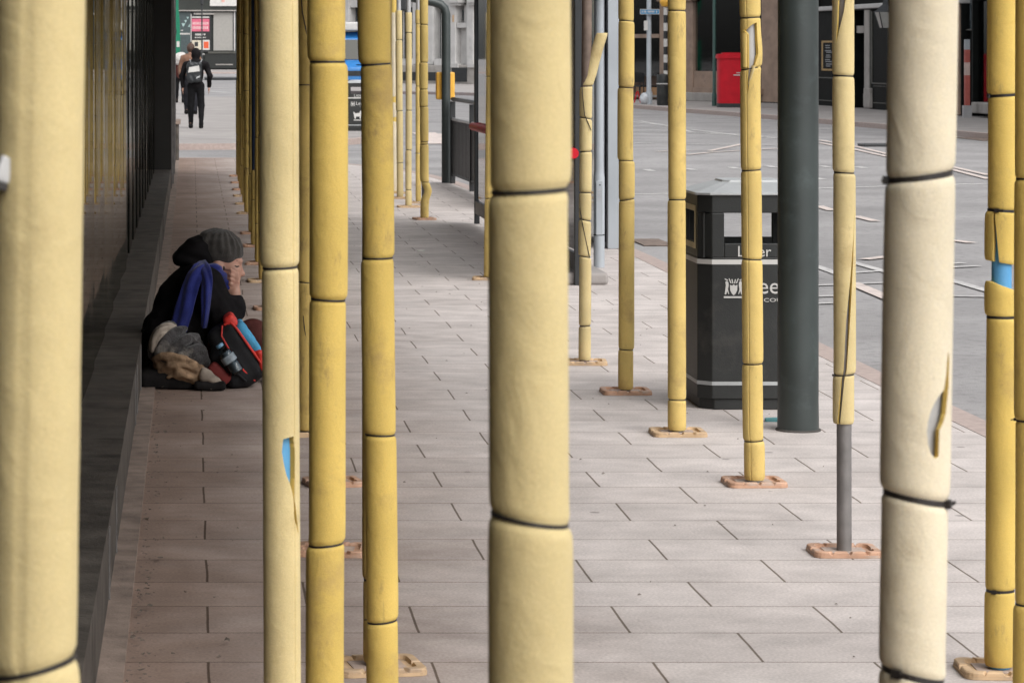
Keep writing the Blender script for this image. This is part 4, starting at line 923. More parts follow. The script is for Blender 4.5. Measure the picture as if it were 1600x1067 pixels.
# window beyond the bleached pole
B.part('stone_pier', STONE, [(1489, 1497.5, 0, 180, -.45, .06)], bevel=.03)
B.part('window_post', PUBBLK, [(1498, 1503, 0, 181, -.45, .0)]); B.part('glazing_bar', PUBLINE, [(1503.2, 1518, 46, 48, -.4, -.1)])
B.part('upper_pane', SKYGL, [(1503.2, 1518, 0, 45.9, -.4, -.2)]); B.part('lower_panel', PUBBLK, [(1503.2, 1518, 48.2, 180, -.4, -.2)])
B.part('window_post', PUBBLK, [(1518.2, 1520, 0, 172, -.4, -.05)])
B.part('window_backing', DARKIN, [(1520.2, 1650, 0, 164, -.49, -.4)]); B.part('stone_sill', STONE_G, [(1517, 1660, 164, 182, -.45, .12)], bevel=.03)
po = B.part('window_poster', M('dark_poster', (.03, .032, .03), rough=.4, var=.5, sc=6), [(1521, 1600, 25, 158, -.399, -.38)])
RED2 = M('poster_orange', (.55, .13, .05)); GREY2 = M('poster_grey', (.25, .26, .28), var=.3)
B.part('printed_roof', RED2, [(1521, 1598, 25.5, 28.5, -.379, -.376)], parent=po); B.part('printed_screen', GREY2, [(1521, 1598, 31, 37, -.379, -.376)], parent=po)
B.part('printed_bar', WHITEP, [(1522, 1598, 64.5, 68, -.379, -.376)], parent=po); B.part('printed_side', M('poster_red', (.22, .03, .03)), [(1521, 1528, 110, 157, -.379, -.376)], parent=po)
B.part('printed_plate', WHITEP, [(1530, 1537.5, 130, 136, -.379, -.376), (1539, 1546, 130, 136, -.379, -.376)], parent=po); B.part('printed_lamp', GREY2, [(1529, 1545, 145, 156, -.379, -.376)], parent=po); B.part('printed_trim', GREY2, [(1528, 1560, 113, 118, -.379, -.376)], parent=po)
B.part('window_pane', SHOPGL, [(1520.2, 1650, 0, 163.8, -.2, -.19)])
# lantern on a bracket
u, z = B.uz(1386, 44, .7); wpt = B.P0+B.d*u+Vector((B.d.y, -B.d.x))*.7
ln = thing('wall_lantern', 'old glass street lantern hanging from the pub front beside the bleached pole', 'lantern', (wpt.x, wpt.y, z))
MB().add([(-.16, -.16, 0), (.16, -.16, 0), (.16, .16, 0), (-.16, .16, 0), (-.27, -.27, .42), (.27, -.27, .42), (.27, .27, .42), (-.27, .27, .42)], [(3, 2, 1, 0), (4, 5, 6, 7), (0, 1, 5, 4), (1, 2, 6, 5), (2, 3, 7, 6), (3, 0, 4, 7)]).build('glass_body', M('milky_glass', (.40, .40, .38), rough=.2, var=.1, bump=0), ln, smooth=0)
for sx, sy in ((-1, -1), (1, -1), (1, 1), (-1, 1)): MB().tube([(sx*.16, sy*.16, -.005), (sx*.275, sy*.275, .425)], .015, 6).build('frame_bar', DARKM, ln)
MB().lathe([(.38, .43), (.30, .46), (.16, .60), (.13, .62), (.10, .74), (.03, .78)], n=4).build('hood', DARKM, ln, smooth=0)
MB().tube([(0, 0, .78), (0, 0, .92), (.7, 0, .92)], .025, 8).build('bracket', DARKM, ln)

# --- pale classical building in the middle distance
D = Front('bank_building', 'pale painted classical building with pilasters beyond the green signal post', (6.6, 152), (23, 134))
e = D.uz
upper(D, PALE, n=8, z0=4.6)
D.bx(MB(), 0, D.L, 0, 4.59, -6, -.7).build('core_wall', STONE_G, D.root, smooth=0)
def dcol(a, b2, o=0.0): D.bx(MB(), e(a)[0], e(b2)[0], .95, 4.58, -.7, o).build('pilaster', PALE, D.root, smooth=0, bevel=.04)
for a, b2, o in ((505, 545, 0), (600, 617, 0), (644, 655, 0), (669, 677.5, .05), (703, 714, .12), (731, 742, .12), (768, 790, 0), (830, 860, 0), (893, 903, .1)): dcol(a, b2, o)
for a, b2 in ((702, 715), (730, 743)):
    D.part('capital', PALE, [(a, b2, 5, 9, -.6, .28), (a-.6, b2+.6, 0, 4.8, -.6, .36)]); D.part('pilaster_base', PALE, [(a, b2, 100, 106, -.6, .25)])
for a, b2 in ((546, 599), (618, 643), (656, 668), (678, 702), (791, 829), (861, 892)):
    D.part('window', UPWIN, [(a, b2, 12, 92, -.69, -.5)]); D.part('window_head', PALE, [(a, b2, 0, 11.8, -.69, -.1)]); D.part('window_sill', PALE, [(a, b2, 92.2, 104, -.69, .1)])
    D.part('glazing_bar', PALE, [((a+b2)/2-.8, (a+b2)/2+.8, 12, 92, -.49, -.45)])
D.part('recess_wall', PALE, [(715, 730, 44, 104, -.69, -.3)]); D.part('recess_head', PUBLINE, [(715, 730, 0, 8, -.69, -.2)]); D.part('recess_cornice', PALE, [(714, 731, 36, 43.8, -.69, .05)])
D.part('upper_niche', UPWIN, [(719, 725, 16, 32, -.69, -.4)]); D.part('upper_panel', PALE, [(714.5, 718.8, 8.2, 35.8, -.69, -.32), (725.2, 730, 8.2, 35.8, -.69, -.32)])
D.bx(MB(), 0, D.L, 0, .94, -.7, .16).build('plinth', STONE_G, D.root, smooth=0, bevel=.03)
D.part('basement_grille', DARKM, [(706, 729, 106, 128, .161, .2)]); D.part('basement_grille', DARKM, [(612, 690, 113, 126, .161, .2)])
D.part('poster', M('orange_poster', (.5, .35, .22)), [(706.5, 709.5, 24, 35, .121, .13)])

# --- dark shop closing the street
E = Front('corner_shop', 'dark green shop front with notices and a grey window far ahead of the walkers', (-8, 255), (14, 255))
upper(E, STONE, n=6, z0=6.3, h=16)
E.bx(MB(), 0, E.L, 0, 6.29, -6, -.3).build('shop_wall', M('dark_shop_paint', (.018, .025, .022), rough=.5, var=.2), E.root, smooth=0)
E.part('fascia', M('fascia_green_black', (.022, .026, .022), rough=.4, var=.3, sc=.8), [(262, 371, -10, 16, -.29, .15)])
E.part('fascia_line', STONE_G, [(262, 371, 16.2, 18, -.29, .25)])
sgn = E.part('white_sign', WHITEP, [(328, 370, -6, 10, .151, .3)]); E.part('sign_emblem', M('pink_emblem', (.6, .35, .3)), [(346, 351, -2, 4, .301, .31)], parent=sgn)
E.part('window', M('blind_grey', (.30, .29, .27), rough=.5, var=.06), [(333.5, 364, 20, 79.5, -.29, -.1)])
E.part('window_frame', PALE, [(365.5, 367.5, 19, 80, -.29, .0)]); E.part('window_frame', DARKM, [(364, 365.4, 19, 80, -.29, -.05)]); E.part('window_frame', PALE, [(298, 299.2, 22, 66, -.29, .02)])
E.part('stall_riser', M('stall_riser_black', (.012, .014, .013), rough=.4), [(320, 371, 84, 107, -.29, .1)]); E.part('sill', PUBLINE, [(325, 371, 81, 83.8, -.29, .2)]); E.part('riser_line', STONE_G, [(337, 364, 100.5, 102, .101, .12)])
ntc = E.part('notice_board', M('board_black', (.012, .012, .013), rough=.5), [(299.4, 330, 19, 82, -.29, .0)])
E.part('notice_panel', M('pink_notice', (.55, .11, .18), rough=.6, var=.15), [(299.6, 327, 30, 49.5, .001, .02)], parent=ntc)
rr = random.Random(9); q_ = []
for py, h_ in ((35, 4), (41.5, 4.5)):
    x = 301
    while x < 325:
        wd = rr.uniform(1.2, 2.4); q_.append((x, x+wd, py, py+h_, .0205, .03)); x += wd+.8
E.part('notice_lettering', M('pale_pink', (.62, .42, .42)), q_, parent=ntc)
q_ = [(299.6, 327, 26.5, 28.4, .001, .02)]
for py, a, b2, h_ in ((21, 303, 323, 2.2), (53, 305, 316, 3), (53, 318.5, 321, 2.5), (58.5, 304.5, 322, 1.4), (84, 316, 322, 2)):
    x = a
    while x < b2:
        wd = rr.uniform(1.2, 2.2); q_.append((x, x+wd, py, py+h_, .001, .02)); x += wd+.6
E.part('notice_lettering', WHITEP, q_, parent=ntc)
E.part('small_notice', M('cream_paper', (.55, .5, .4)), [(300, 315.5, 63.5, 78, .001, .02)], parent=ntc); E.part('small_notice', WHITEP, [(317, 327.5, 63, 78.5, .001, .02)], parent=ntc); E.part('notice_panel', M('orange_red', (.6, .09, .03)), [(318.3, 326, 65.5, 76, .021, .03)], parent=ntc)
E.part('small_notice', DARKM, [(304, 309.5, 66, 73, .021, .03)], parent=ntc)
E.part('side_panel', M('slate_teal_panel', (.045, .065, .068), rough=.5), [(276, 297.8, 19, 90, -.29, -.02)])
WT = MB()
for pts in ([(283.5, 37), (289.5, 37), (286.5, 42.5)], [(288, 32), (292, 32), (290, 36.5)], [(291.5, 27), (295, 27), (293.4, 31)], [(293.5, 42.5), (296.8, 42.5), (296.8, 38)]):
    vs = [Vector((E.uz(a, c, 0)[0], -.003, E.uz(a, c, 0)[1])) for a, c in pts]; vs2 = [v+Vector((0, .02, 0)) for v in vs]
    WT.add(vs+vs2, [(0, 1, 2), (5, 4, 3), (0, 3, 4, 1), (1, 4, 5, 2), (2, 5, 3, 0)])
WT.build('triangle_mark', M('pale_teal', (.32, .45, .44)), E.root, smooth=0)
q_ = [(282.5, 286, 47.5, 48.6, -.019, -.005)]
x = 281.5
while x < 296: wd = rr.uniform(1.2, 2); q_.append((x, x+wd, 52, 54.6, -.019, -.005)); x += wd+.5
E.part('panel_lettering', WHITEP, q_)
q = G(315.5, 113); lp = thing('lamp_column', 'thin black lamp column in front of the pink notice at the far shop', 'lamp column', (q.x, q.y, 0))
MB().lathe([(.09, 0), (.09, 1.0), (.06, 1.1), (.055, 5.2)], n=14).build('shaft', DARKM, lp); MB().lathe([(.05, 5.2), (.14, 5.3), (.12, 6.3), (.02, 6.4)], n=12).build('lantern', DARKM, lp)

# green curved shop surround, seen past the black pier
GS = M('bright_green_panel', (.0, .17, .09), rough=.45, var=.12)
q = G(276, 150); gs = thing('kiosk', 'bright green curved kiosk edge beside the end of the black pier', 'kiosk', (0, q.y, 0))
Yk = q.y; uk = Yk/F
def kp(px, py): return (kx(px)*Yk, EYE-(py-PY0)*uk)
pts = [kp(255, -40), kp(278.5, -40), kp(279, 15), kp(280.5, 30), kp(281.5, 60), kp(281, 118), kp(255, 118), kp(255, 62), kp(270, 62), kp(275, 56), kp(276, 50), kp(273.5, 35), kp(270.5, 20), kp(255, 8)]
n = len(pts); MB().add([(x_, 0, z_) for x_, z_ in pts]+[(x_, 1.2, z_) for x_, z_ in pts], [tuple(range(n-1, -1, -1)), tuple(range(n, 2*n))]+[(i, (i+1) % n, n+(i+1) % n, n+i) for i in range(n)]).build('surround', GS, gs, smooth=0)
x0, z0 = kp(276, 74); x1, z1 = kp(280.5, 65); MB().box(x0, x1, -.012, -.001, z0, z1).build('notice', WHITEP, gs, smooth=0)
x0, z0 = kp(254, 150); x1, z1 = kp(279, 118.5); MB().box(x0, x1, .1, 1.1, 0, z1).build('base', PUBBLK, gs, smooth=0)
# ------------------------------------------------------------------ people and bundles: smooth solids grown as one surface
def cap3(P, a, b, ra, rb):
    a = np.array(a); b = np.array(b); ab = b-a; t = np.clip(((P-a) @ ab)/(ab @ ab+1e-12), 0, 1)
    return np.linalg.norm(P-a-t[..., None]*ab, axis=-1)-(ra+(rb-ra)*t)
def ell(P, c, r, rot=None):
    q = P-np.array(c)
    if rot is not None: q = q @ np.array(rot)
    k0 = np.linalg.norm(q/np.array(r), axis=-1); k1 = np.linalg.norm(q/np.array(r)**2, axis=-1)+1e-9
    return k0*(k0-1)/k1
def rbox(P, c, h, r, rot=None):
    q = P-np.array(c)
    if rot is not None: q = q @ np.array(rot)
    d = np.abs(q)-(np.array(h)-r)
    return np.linalg.norm(np.maximum(d, 0), axis=-1)+np.minimum(d.max(-1), 0)-r
def smin(a, b, k):
    h = np.clip(.5+.5*(b-a)/k, 0, 1); return b+(a-b)*h-k*h*(1-h)
def chain(P, pts, k=.03):
    d = None
    for (a, ra), (b, rb) in zip(pts[:-1], pts[1:]):
        c = cap3(P, a, b, ra, rb); d = c if d is None else smin(d, c, k)
    return d
def ry(a): c, s = math.cos(a), math.sin(a); return np.array([[c, 0, s], [0, 1, 0], [-s, 0, c]])
def noise3(P, s, seed):
    q = random.Random(seed); v = 0
    for i in range(7):
        k = np.array([q.gauss(0, 1), q.gauss(0, 1), q.gauss(0, 1)])*s; v = v+np.sin(P @ k+q.uniform(0, 6.28))
    return v/4
def surf(name, f, lo, hi, h, mat, parent, loc=None, smooth=180, relax=2):
    """one closed surface round f < 0 (surface nets)"""
    ax = [np.arange(a-h*2, b+h*3, h) for a, b in zip(lo, hi)]
    P = np.stack(np.meshgrid(*ax, indexing='ij'), -1); D = f(P).astype(np.float64)
    D[0], D[-1], D[:, 0], D[:, -1], D[:, :, 0], D[:, :, -1] = [np.abs(D[i])+1e-3 if False else np.maximum(D[i], 1e-3) for i in (0, -1, (slice(None), 0), (slice(None), -1), (slice(None), slice(None), 0), (slice(None), slice(None), -1))]
    S = D < 0; n = [s-1 for s in D.shape]
    acc = np.zeros(n+[3]); cnt = np.zeros(n)
    cor = [(i, j, k) for i in (0, 1) for j in (0, 1) for k in (0, 1)]
    sl = lambda c: tuple(slice(c[q], c[q]+n[q]) for q in range(3))
    for a in cor:
        for q in range(3):
            if a[q] == 0:
                b = list(a); b[q] = 1; da, db = D[sl(a)], D[sl(b)]; x = S[sl(a)] != S[sl(b)]
                t = np.where(x, da/np.where(x, da-db, 1), 0)
                p = np.zeros(n+[3]); p += np.array(a, float); p[..., q] += t
                acc += p*x[..., None]; cnt += x
    act = cnt > 0; idx = -np.ones(n, int); idx[act] = np.arange(act.sum())
    V = (acc[act]/cnt[act][:, None]+np.argwhere(act))*h+np.array([x[0] for x in ax])
    Fs = []
    for q in range(3):
        a, b = (q+1) % 3, (q+2) % 3
        s0 = [slice(1, n[i]) for i in range(3)]; s0[q] = slice(0, n[q]); s1 = list(s0); s1[q] = slice(1, n[q]+1)
        A, B = S[tuple(s0)], S[tuple(s1)]; e = np.argwhere(A != B)
        off = [1, 1, 1]; off[q] = 0; e0 = e+np.array(off)
        da, db = np.eye(3, dtype=int)[a], np.eye(3, dtype=int)[b]
        g = lambda z: idx[z[:, 0], z[:, 1], z[:, 2]]
        quad = np.stack([g(e0-da-db), g(e0-db), g(e0), g(e0-da)], -1)
        flip = ~A[tuple(e.T)]; quad[flip] = quad[flip][:, ::-1]; Fs.append(quad)
    Fc = np.concatenate(Fs); Fc = Fc[(Fc >= 0).all(1)]
    me = bpy.data.meshes.new(name); me.from_pydata(V.tolist(), [], Fc.tolist()); me.validate(); me.update()
    if relax:
        bm = bmesh.new(); bm.from_mesh(me)
        for _ in range(relax): bmesh.ops.smooth_vert(bm, verts=bm.verts, factor=.4, use_axis_x=True, use_axis_y=True, use_axis_z=True)
        bm.to_mesh(me); bm.free()
    return mesh_obj(name, me, mat, parent, loc, None, smooth)

SKIN = M('skin', (.47, .26, .19), rough=.5, var=.12, sc=18, bump=.05, stain=(.42, .17, .12, .5), stain_sc=14, stain_lo=.55)
COATM = M('black_cloth', (.010, .009, .010), rough=.9, var=.4, sc=9, bump=.3, bsc=160, spec=.12)
BEANIE = M('charcoal_knit', (.055, .051, .047), rough=.95, var=.25, sc=20, bump=.5, bsc=220, sheen=.2, spec=.12)
SCARF = M('blue_scarf', (.022, .030, .175), rough=.95, var=.3, sc=12, bump=.4, bsc=180, sheen=.3, spec=.12)
MAROON = M('maroon_cloth', (.085, .028, .024), rough=.9, var=.3, sc=10, bump=.3, bsc=150, spec=.12)
HAIRM = M('dark_hair', (.02, .014, .010), rough=.6, var=.3, sc=40)
FLEECE = M('grey_fleece', (.055, .052, .053), rough=1, var=.45, sc=14, bump=.7, bsc=120, stain=(.38, .35, .31, .85), stain_sc=5.5, stain_lo=.55, sheen=.3, spec=.12)
TAN = M('tan_patterned_cloth', (.34, .23, .145), rough=.95, var=.4, sc=16, bump=.4, bsc=110, stain=(.07, .045, .03, .9), stain_sc=11, stain_lo=.50, spec=.12)
DKMAT = M('black_bedding', (.013, .012, .012), rough=.85, var=.4, sc=10, bump=.3, spec=.12)
PACKB = M('black_nylon_fabric', (.018, .018, .02), rough=.6, var=.3, sc=10, bump=.3, bsc=200, spec=.12)
REDTR = M('red_trim', (.60, .03, .02), rough=.6, var=.15)
CYAN = M('bright_blue_fabric', (.05, .30, .52), rough=.7, var=.2, sc=14)
LIPS = M('lips', (.36, .14, .11), rough=.5, var=.1)
# ---- seated person: view coordinates are turned into the person's own x (towards the street) and z (up); y is depth
YS = 14.5; us = YS/F; X0S = kx(290)*YS
def S(px, py, y=0.0): return (kx(px)*(YS+y)-X0S, y, EYE-(py-PY0)/F*(YS+y))
se = thing('person', 'seated person in black coat and grey beanie resting chin on one hand by the wall', 'person', (X0S, YS, 0))
hc = S(349, 402)
def head(P):
    d = ell(P, (hc[0]-.006, 0, hc[2]+.01), (.098, .077, .095))                       # skull
    d = smin(d, ell(P, S(359, 424), (.058, .055, .066)), .04)                        # face, leaning down
    d = smin(d, ell(P, S(361, 438), (.036, .036, .030)), .03)                        # chin
    d = smin(d, cap3(P, S(374.5, 414), S(380, 428), .007, .0115), .010)            # nose
    d = smin(d, ell(P, S(378.5, 429), (.013, .015, .0085)), .007)
    d = smin(d, ell(P, S(374.5, 408), (.016, .045, .009)), .012)                     # brow
    for q in (-1, 1):
        d = smin(d, ell(P, S(366, 423, q*.045), (.028, .02, .024)), .02)             # cheekbones
        d = np.maximum(d, -ell(P, S(372.5, 415, q*.036), (.012, .017, .0085)))       # eye sockets
        d = smin(d, ell(P, S(371, 415.5, q*.034), (.0105, .0125, .009)), .004)
        d = smin(d, ell(P, S(341, 414, q*.078), (.020, .009, .031), ry(-.25)), .008) # ears
    d = smin(d, ell(P, S(372.5, 434.5), (.012, .024, .007)), .006); d = smin(d, ell(P, S(371, 438), (.011, .022, .007)), .005)   # lips
    return d
def fingers(P):
    d = rbox(P, S(364, 449, -.082), (.032, .017, .045), .015, ry(.12))               # palm, edge-on to us
    d = smin(d, cap3(P, S(367, 458, -.085), S(367.5, 476, -.095), .028, .027), .02)  # wrist and forearm
    for i, (kx_, ky, mx, my, tx, ty) in enumerate(((371, 428, 361, 422, 352, 421), (371.5, 434.5, 360.5, 429, 352, 428.5), (371, 441, 360.5, 436, 353, 436), (369, 447, 360, 443, 354.5, 443.5))):
        r = (.0092, .0095, .009, .008)[i]
        f = smin(cap3(P, S(kx_, ky, -.088), S(mx, my, -.103), r, r*.96), cap3(P, S(mx, my, -.103), S(tx, ty, -.088), r*.95, r*.8), .004)
        d = smin(d, f, .005)
        d = smin(d, ell(P, S(kx_, ky, -.092), (.011, .011, .011)), .006)
    d = smin(d, smin(cap3(P, S(368, 450, -.07), S(371, 442, -.05), .012, .011), cap3(P, S(371, 442, -.05), S(366, 436, -.04), .011, .009), .006), .008)   # thumb under the jaw
    return d
SH = S(318, 436, -.15); EL = S(350, 503, -.17)
torso = [(S(282, 580), .15), (S(288, 530), .15), (S(300, 480), .145), (S(318, 438), .10), (S(338, 425), .058), (S(348, 412), .055)]
def body(P):
    d = head(P)
    d = smin(d, chain(P, [torso[4], torso[5]], .02), .03)
    d = smin(d, chain(P, torso[:5], .05), .04)
    for q in (-1, 1):
        d = smin(d, chain(P, [(S(318, 440, q*.12), .07), (S(322, 446, q*.15), .055)], .04), .05)
        d = smin(d, chain(P, [(S(285, 572, q*.10), .085), (S(400, 522, q*.13), .06), (S(440, 588, q*.13), .045), (S(462, 600, q*.13), .035)], .03), .04)
    d = smin(d, chain(P, [(S(322, 446, -.15), .052), (EL, .042)], .03), .03)
    d = smin(d, chain(P, [(EL, .042), (S(367.5, 478, -.095), .028)], .03), .03)
    d = smin(d, chain(P, [(S(322, 446, .15), .052), (S(345, 520, .16), .042), (S(390, 530, .08), .03)], .03), .03)
    return smin(d, fingers(P), .006)
lo, hi = (-.28, -.3, 0), (.60, .3, .86)
bodyo = surf('body', body, (-.2, -.26, .005), (.58, .26, .82), .0062, SKIN, se)
fw = lambda P: .008*noise3(P, 24, 3)+.012*np.abs(noise3(P, 19, 6))-.006+.003*noise3(P, 60, 5)
def coat(P):
    d = chain(P, [(p, r+.028) for p, r in torso[:4]], .06)
    d = smin(d, ell(P, S(262, 545), (.13, .2, .2)), .08)
    d = smin(d, cap3(P, S(312, 442, -.09), S(312, 442, .09), .105, .105), .05)
    for q in (-1, 1):
        d = smin(d, chain(P, [(S(318, 444, q*.15), .085), (S(330, 470, q*.17), .076)], .03), .05)
    d = smin(d, chain(P, [(S(322, 450, -.15), .078), (S(349, 500, -.17), .070)], .03), .04)
    d = smin(d, chain(P, [(S(349, 500, -.17), .068), (S(364, 487, -.13), .058), (S(368, 474, -.10), .043)], .03), .025)
    d = smin(d, chain(P, [(S(322, 450, .15), .078), (S(345, 515, .16), .068), (S(385, 528, .09), .05)], .03), .03)
    d = smin(d, ell(P, S(335, 560, 0), (.15, .2, .12)), .06)
    d = smin(d, ell(P, S(334, 432), (.075, .085, .05), ry(-.5)), .04)                    # collar bunched round the neck
    d = d+fw(P)
    return np.maximum(d, -(head(P)-.006) if False else -smin(head(P)-.004, fingers(P)-.004, .01))
surf('coat', coat, (-.3, -.3, .004), (.36, .3, .66), .0075, COATM, se)
def hood(P):
    d = ell(P, S(304, 389), (.108, .112, .056), ry(-.52))
    d = smin(d, ell(P, S(284, 403), (.045, .09, .032), ry(-.2)), .04)
    d = smin(d, ell(P, S(322, 402), (.06, .10, .06)), .05)
    d = smin(d, ell(P, S(304, 412), (.07, .11, .035), ry(.1)), .03)
    return d+.006*noise3(P, 32, 8)+.006*np.abs(noise3(P, 20, 9))-.003
surf('hood', hood, (-.18, -.16, .45), (.2, .16, .8), .0065, COATM, se)
def beanie(P):
    rot = ry(.22); d = ell(P, (hc[0]-.010, 0, hc[2]+.040), (.112, .094, .098), rot)
    d = smin(d, ell(P, S(334, 385), (.088, .085, .075), ry(.5)), .05)
    q = (P-np.array(S(360, 411))) @ np.array(ry(.13)); d = np.maximum(d, -(q[..., 2]))             # rim
    d = smin(d, np.abs(ell(P, (hc[0]-.002, 0, hc[2]+.035), (.108, .091, .098), rot))-.006+100*np.maximum(np.abs(q[..., 2]-.014)-.018, 0), .006) if False else d
    ang = np.arctan2(P[..., 1], P[..., 0]-hc[0])
    d = d+.0035*noise3(P, 40, 12)+.0016*np.sin(P[..., 2]*150+noise3(P, 12, 2)*2.0)+.0030*np.sin(ang*16+noise3(P, 10, 4)*2)*np.clip((P[..., 2]-hc[2]-.0)/.06, 0, 1)
    return d
surf('beanie', beanie, (.03, -.12, .52), (.30, .12, .81), .005, BEANIE, se)
def hairf(P):
    d = ell(P, S(349, 417, 0), (.016, .0795, .034)); return np.maximum(d, -(np.abs(P[..., 1])-.062))+.002*noise3(P, 120, 4)
surf('hair', hairf, (.15, -.1, .49), (.23, .1, .65), .004, HAIRM, se)
for q in (-1, 1):
    MB().tube([S(366.5, 415.5, q*.060), S(370, 417, q*.056), S(373.5, 416, q*.042)], [.003, .0052, .003], 6).build('eyelash', HAIRM, se)
    MB().tube([S(366, 408.6, q*.052), S(370, 407.3, q*.050), S(374.5, 408.2, q*.034)], [.001, .0026, .0015], 6).build('eyebrow', HAIRM, se)
def neckwrap(P):
    d3 = chain(P, [(S(322, 424, -.16), .024), (S(334, 421, -.13), .028), (S(346, 432, -.095), .024), (S(355, 448, -.07), .020), (S(352, 452, .0), .02)], .03)
    return d3+.004*noise3(P, 50, 21)+.003*np.sin(P[..., 2]*160+3*noise3(P, 12, 5))
sc_o = surf('scarf', neckwrap, (-.0, -.26, .4), (.26, .06, .66), .0055, SCARF, se)
def band(name, pts, widths, parent, mat, th=.007, seed=1, nw=15, crease=.012):
    # a cloth band laid along pts, its width turned across the path, with pleats running lengthwise
    path = smoothline(pts, 8); path = [Vector(p) for p in path]; n = len(path); wv = wob(seed)
    ws = np.interp(np.linspace(0, 1, n), np.linspace(0, 1, len(widths)), widths)
    vs = []
    for i, p in enumerate(path):
        t = (path[min(i+1, n-1)]-path[max(i-1, 0)]).normalized(); out = Vector((-.12, -1, .25)); out = (out-t*out.dot(t)).normalized(); sd = t.cross(out)
        for k in range(nw):
            u = 2*k/(nw-1)-1; f_ = i/n
            lift = crease*(math.cos(u*5.2+1.1*math.sin(f_*7+seed))*.5+.35*float(wv(f_*4, u*2)))-.018*abs(u)**3
            vs.append(p+sd*u*ws[i]*(1+.08*float(wv(f_*6+3, 0)))+out*lift)
    fs = [(i*nw+k, i*nw+k+1, (i+1)*nw+k+1, (i+1)*nw+k) for i in range(n-1) for k in range(nw-1)]
    o = MB().add(vs, fs).build(name, mat, parent, smooth=180)
    so = o.modifiers.new('thickness', 'SOLIDIFY'); so.thickness = th; so.offset = 0
    sb = o.modifiers.new('soften', 'SUBSURF'); sb.levels = sb.render_levels = 1
    return o
band('scarf_end', [S(318, 513, -.262), S(320, 490, -.272), S(321.5, 462, -.278), S(323, 440, -.272), S(320, 424, -.250), S(313, 415, -.205), S(309, 411, -.15)], [.012, .020, .026, .030, .036, .040], sc_o, SCARF, seed=3, crease=.010)
band('scarf_end', [S(320, 412, -.17), S(314, 416, -.225), S(306, 427, -.252), S(299, 442, -.262), S(292, 465, -.262), S(284, 492, -.252), S(277, 516, -.232)], [.030, .036, .040, .044, .046, .044], sc_o, SCARF, seed=8, crease=.016)
def trous(P):
    d = None
    for q in (-1, 1):
        c = chain(P, [(S(300, 572, q*.10), .10), (S(398, 523, q*.13), .075), (S(440, 588, q*.13), .06)], .03); d = c if d is None else np.minimum(d, c)
    return np.maximum(d+.006*noise3(P, 36, 31), .006-P[..., 2])
surf('trousers', trous, (-.1, -.24, .0), (.56, .24, .38), .008, MAROON, se)
def boots(P):
    d = None
    for q in (-1, 1):
        c = smin(cap3(P, S(440, 585, q*.13), S(443, 597, q*.13), .055, .052), ell(P, S(466, 600, q*.13), (.11, .05, .045)), .03); d = c if d is None else np.minimum(d, c)
    return np.maximum(d, .003-P[..., 2])
surf('boots', boots, (.38, -.2, .0), (.68, .2, .16), .008, DKMAT, se)

# ---- backpack with red trim, bottle in its side pocket
bp_ = thing('backpack', 'black backpack with red piping and a blue panel leaning on the seated person', 'backpack', (X0S, YS, 0))
c0 = np.array(S(370, 551, -.33)); a_ = math.atan2(85*us, 58*us); rb = ry(a_)           # long axis slopes down towards the street
def pack(P):
    d = rbox(P, c0, (.165, .105, .085), .055, rb)
    d = smin(d, rbox(P, c0+np.array([-.035, -.03, -.06]), (.115, .085, .06), .045, rb), .03)
    return np.maximum(d+.005*noise3(P, 34, 41), .003-P[..., 2])
surf('body', pack, (-.04, -.52, 0), (.50, -.14, .38), .007, PACKB, bp_)
def pk_(u, v, y): q = c0+rb @ np.array([u, 0, v]); return (q[0], c0[1]+y, q[2])
MB().tube([pk_(-.155, .03, -.085), pk_(-.15, .062, -.088), pk_(-.11, .07, -.098), pk_(0, .072, -.104), pk_(.10, .074, -.098), pk_(.15, .06, -.088)], .0065, 8).build('piping', REDTR, bp_)
MB().tube([pk_(-.158, .02, -.09), pk_(-.12, -.01, -.112), pk_(-.03, -.018, -.118), pk_(.08, -.016, -.114), pk_(.155, 0, -.09)], .004, 8).build('piping', REDTR, bp_)
def bluep(P): return rbox(P, c0+rb @ np.array([-.03, 0, .088]), (.095, .085, .022), .018, rb)+.004*noise3(P, 50, 44)
surf('blue_panel', bluep, (.0, -.46, .1), (.42, -.2, .38), .006, CYAN, bp_)
def redt(P): return rbox(P, c0+rb @ np.array([-.148, 0, .062]), (.035, .09, .03), .02, rb)
surf('top_flap', redt, (.0, -.46, .2), (.3, -.2, .4), .006, REDTR, bp_)
def redb(P): return np.maximum(rbox(P, np.array(S(343, 583, -.445)), (.062, .03, .030), .02, ry(.75)), .003-P[..., 2])
surf('red_side', redb, (.04, -.52, 0), (.30, -.36, .18), .006, M('dark_red_fabric', (.16, .018, .016), rough=.8, var=.3), bp_)
def reds(P): return smin(cap3(P, S(392, 556, -.40), S(406, 553, -.42), .018, .02), cap3(P, S(406, 553, -.42), S(410, 575, -.42), .016, .014), .01)+.003*noise3(P, 60, 3)
surf('strap', reds, (.26, -.47, .0), (.44, -.36, .24), .006, REDTR, bp_)
MB().tube([pk_(-.06, -.03, -.125), pk_(.03, -.06, -.135), pk_(.13, -.035, -.122)], .006, 8).build('pocket_hem', PACKB, bp_)
bt = thing('water_bottle', 'clear plastic water bottle with a blue cap in the backpack side pocket', 'bottle', (X0S, YS, 0))
v0, v1 = Vector(S(372, 582, -.475)), Vector(S(342, 538, -.475)); dv = (v1-v0)
PET = glass('clear_plastic', (.62, .68, .72), .9); CAPB = M('pale_blue_cap', (.14, .30, .45), rough=.4, var=.1, bump=0)
MB().tube([v0, v0+dv*.04, v0+dv*.3, v0+dv*.34, v0+dv*.38, v0+dv*.66, v0+dv*.80, v0+dv*.90], [.028, .036, .036, .032, .036, .036, .023, .014], 18).build('bottle_body', PET, bt)
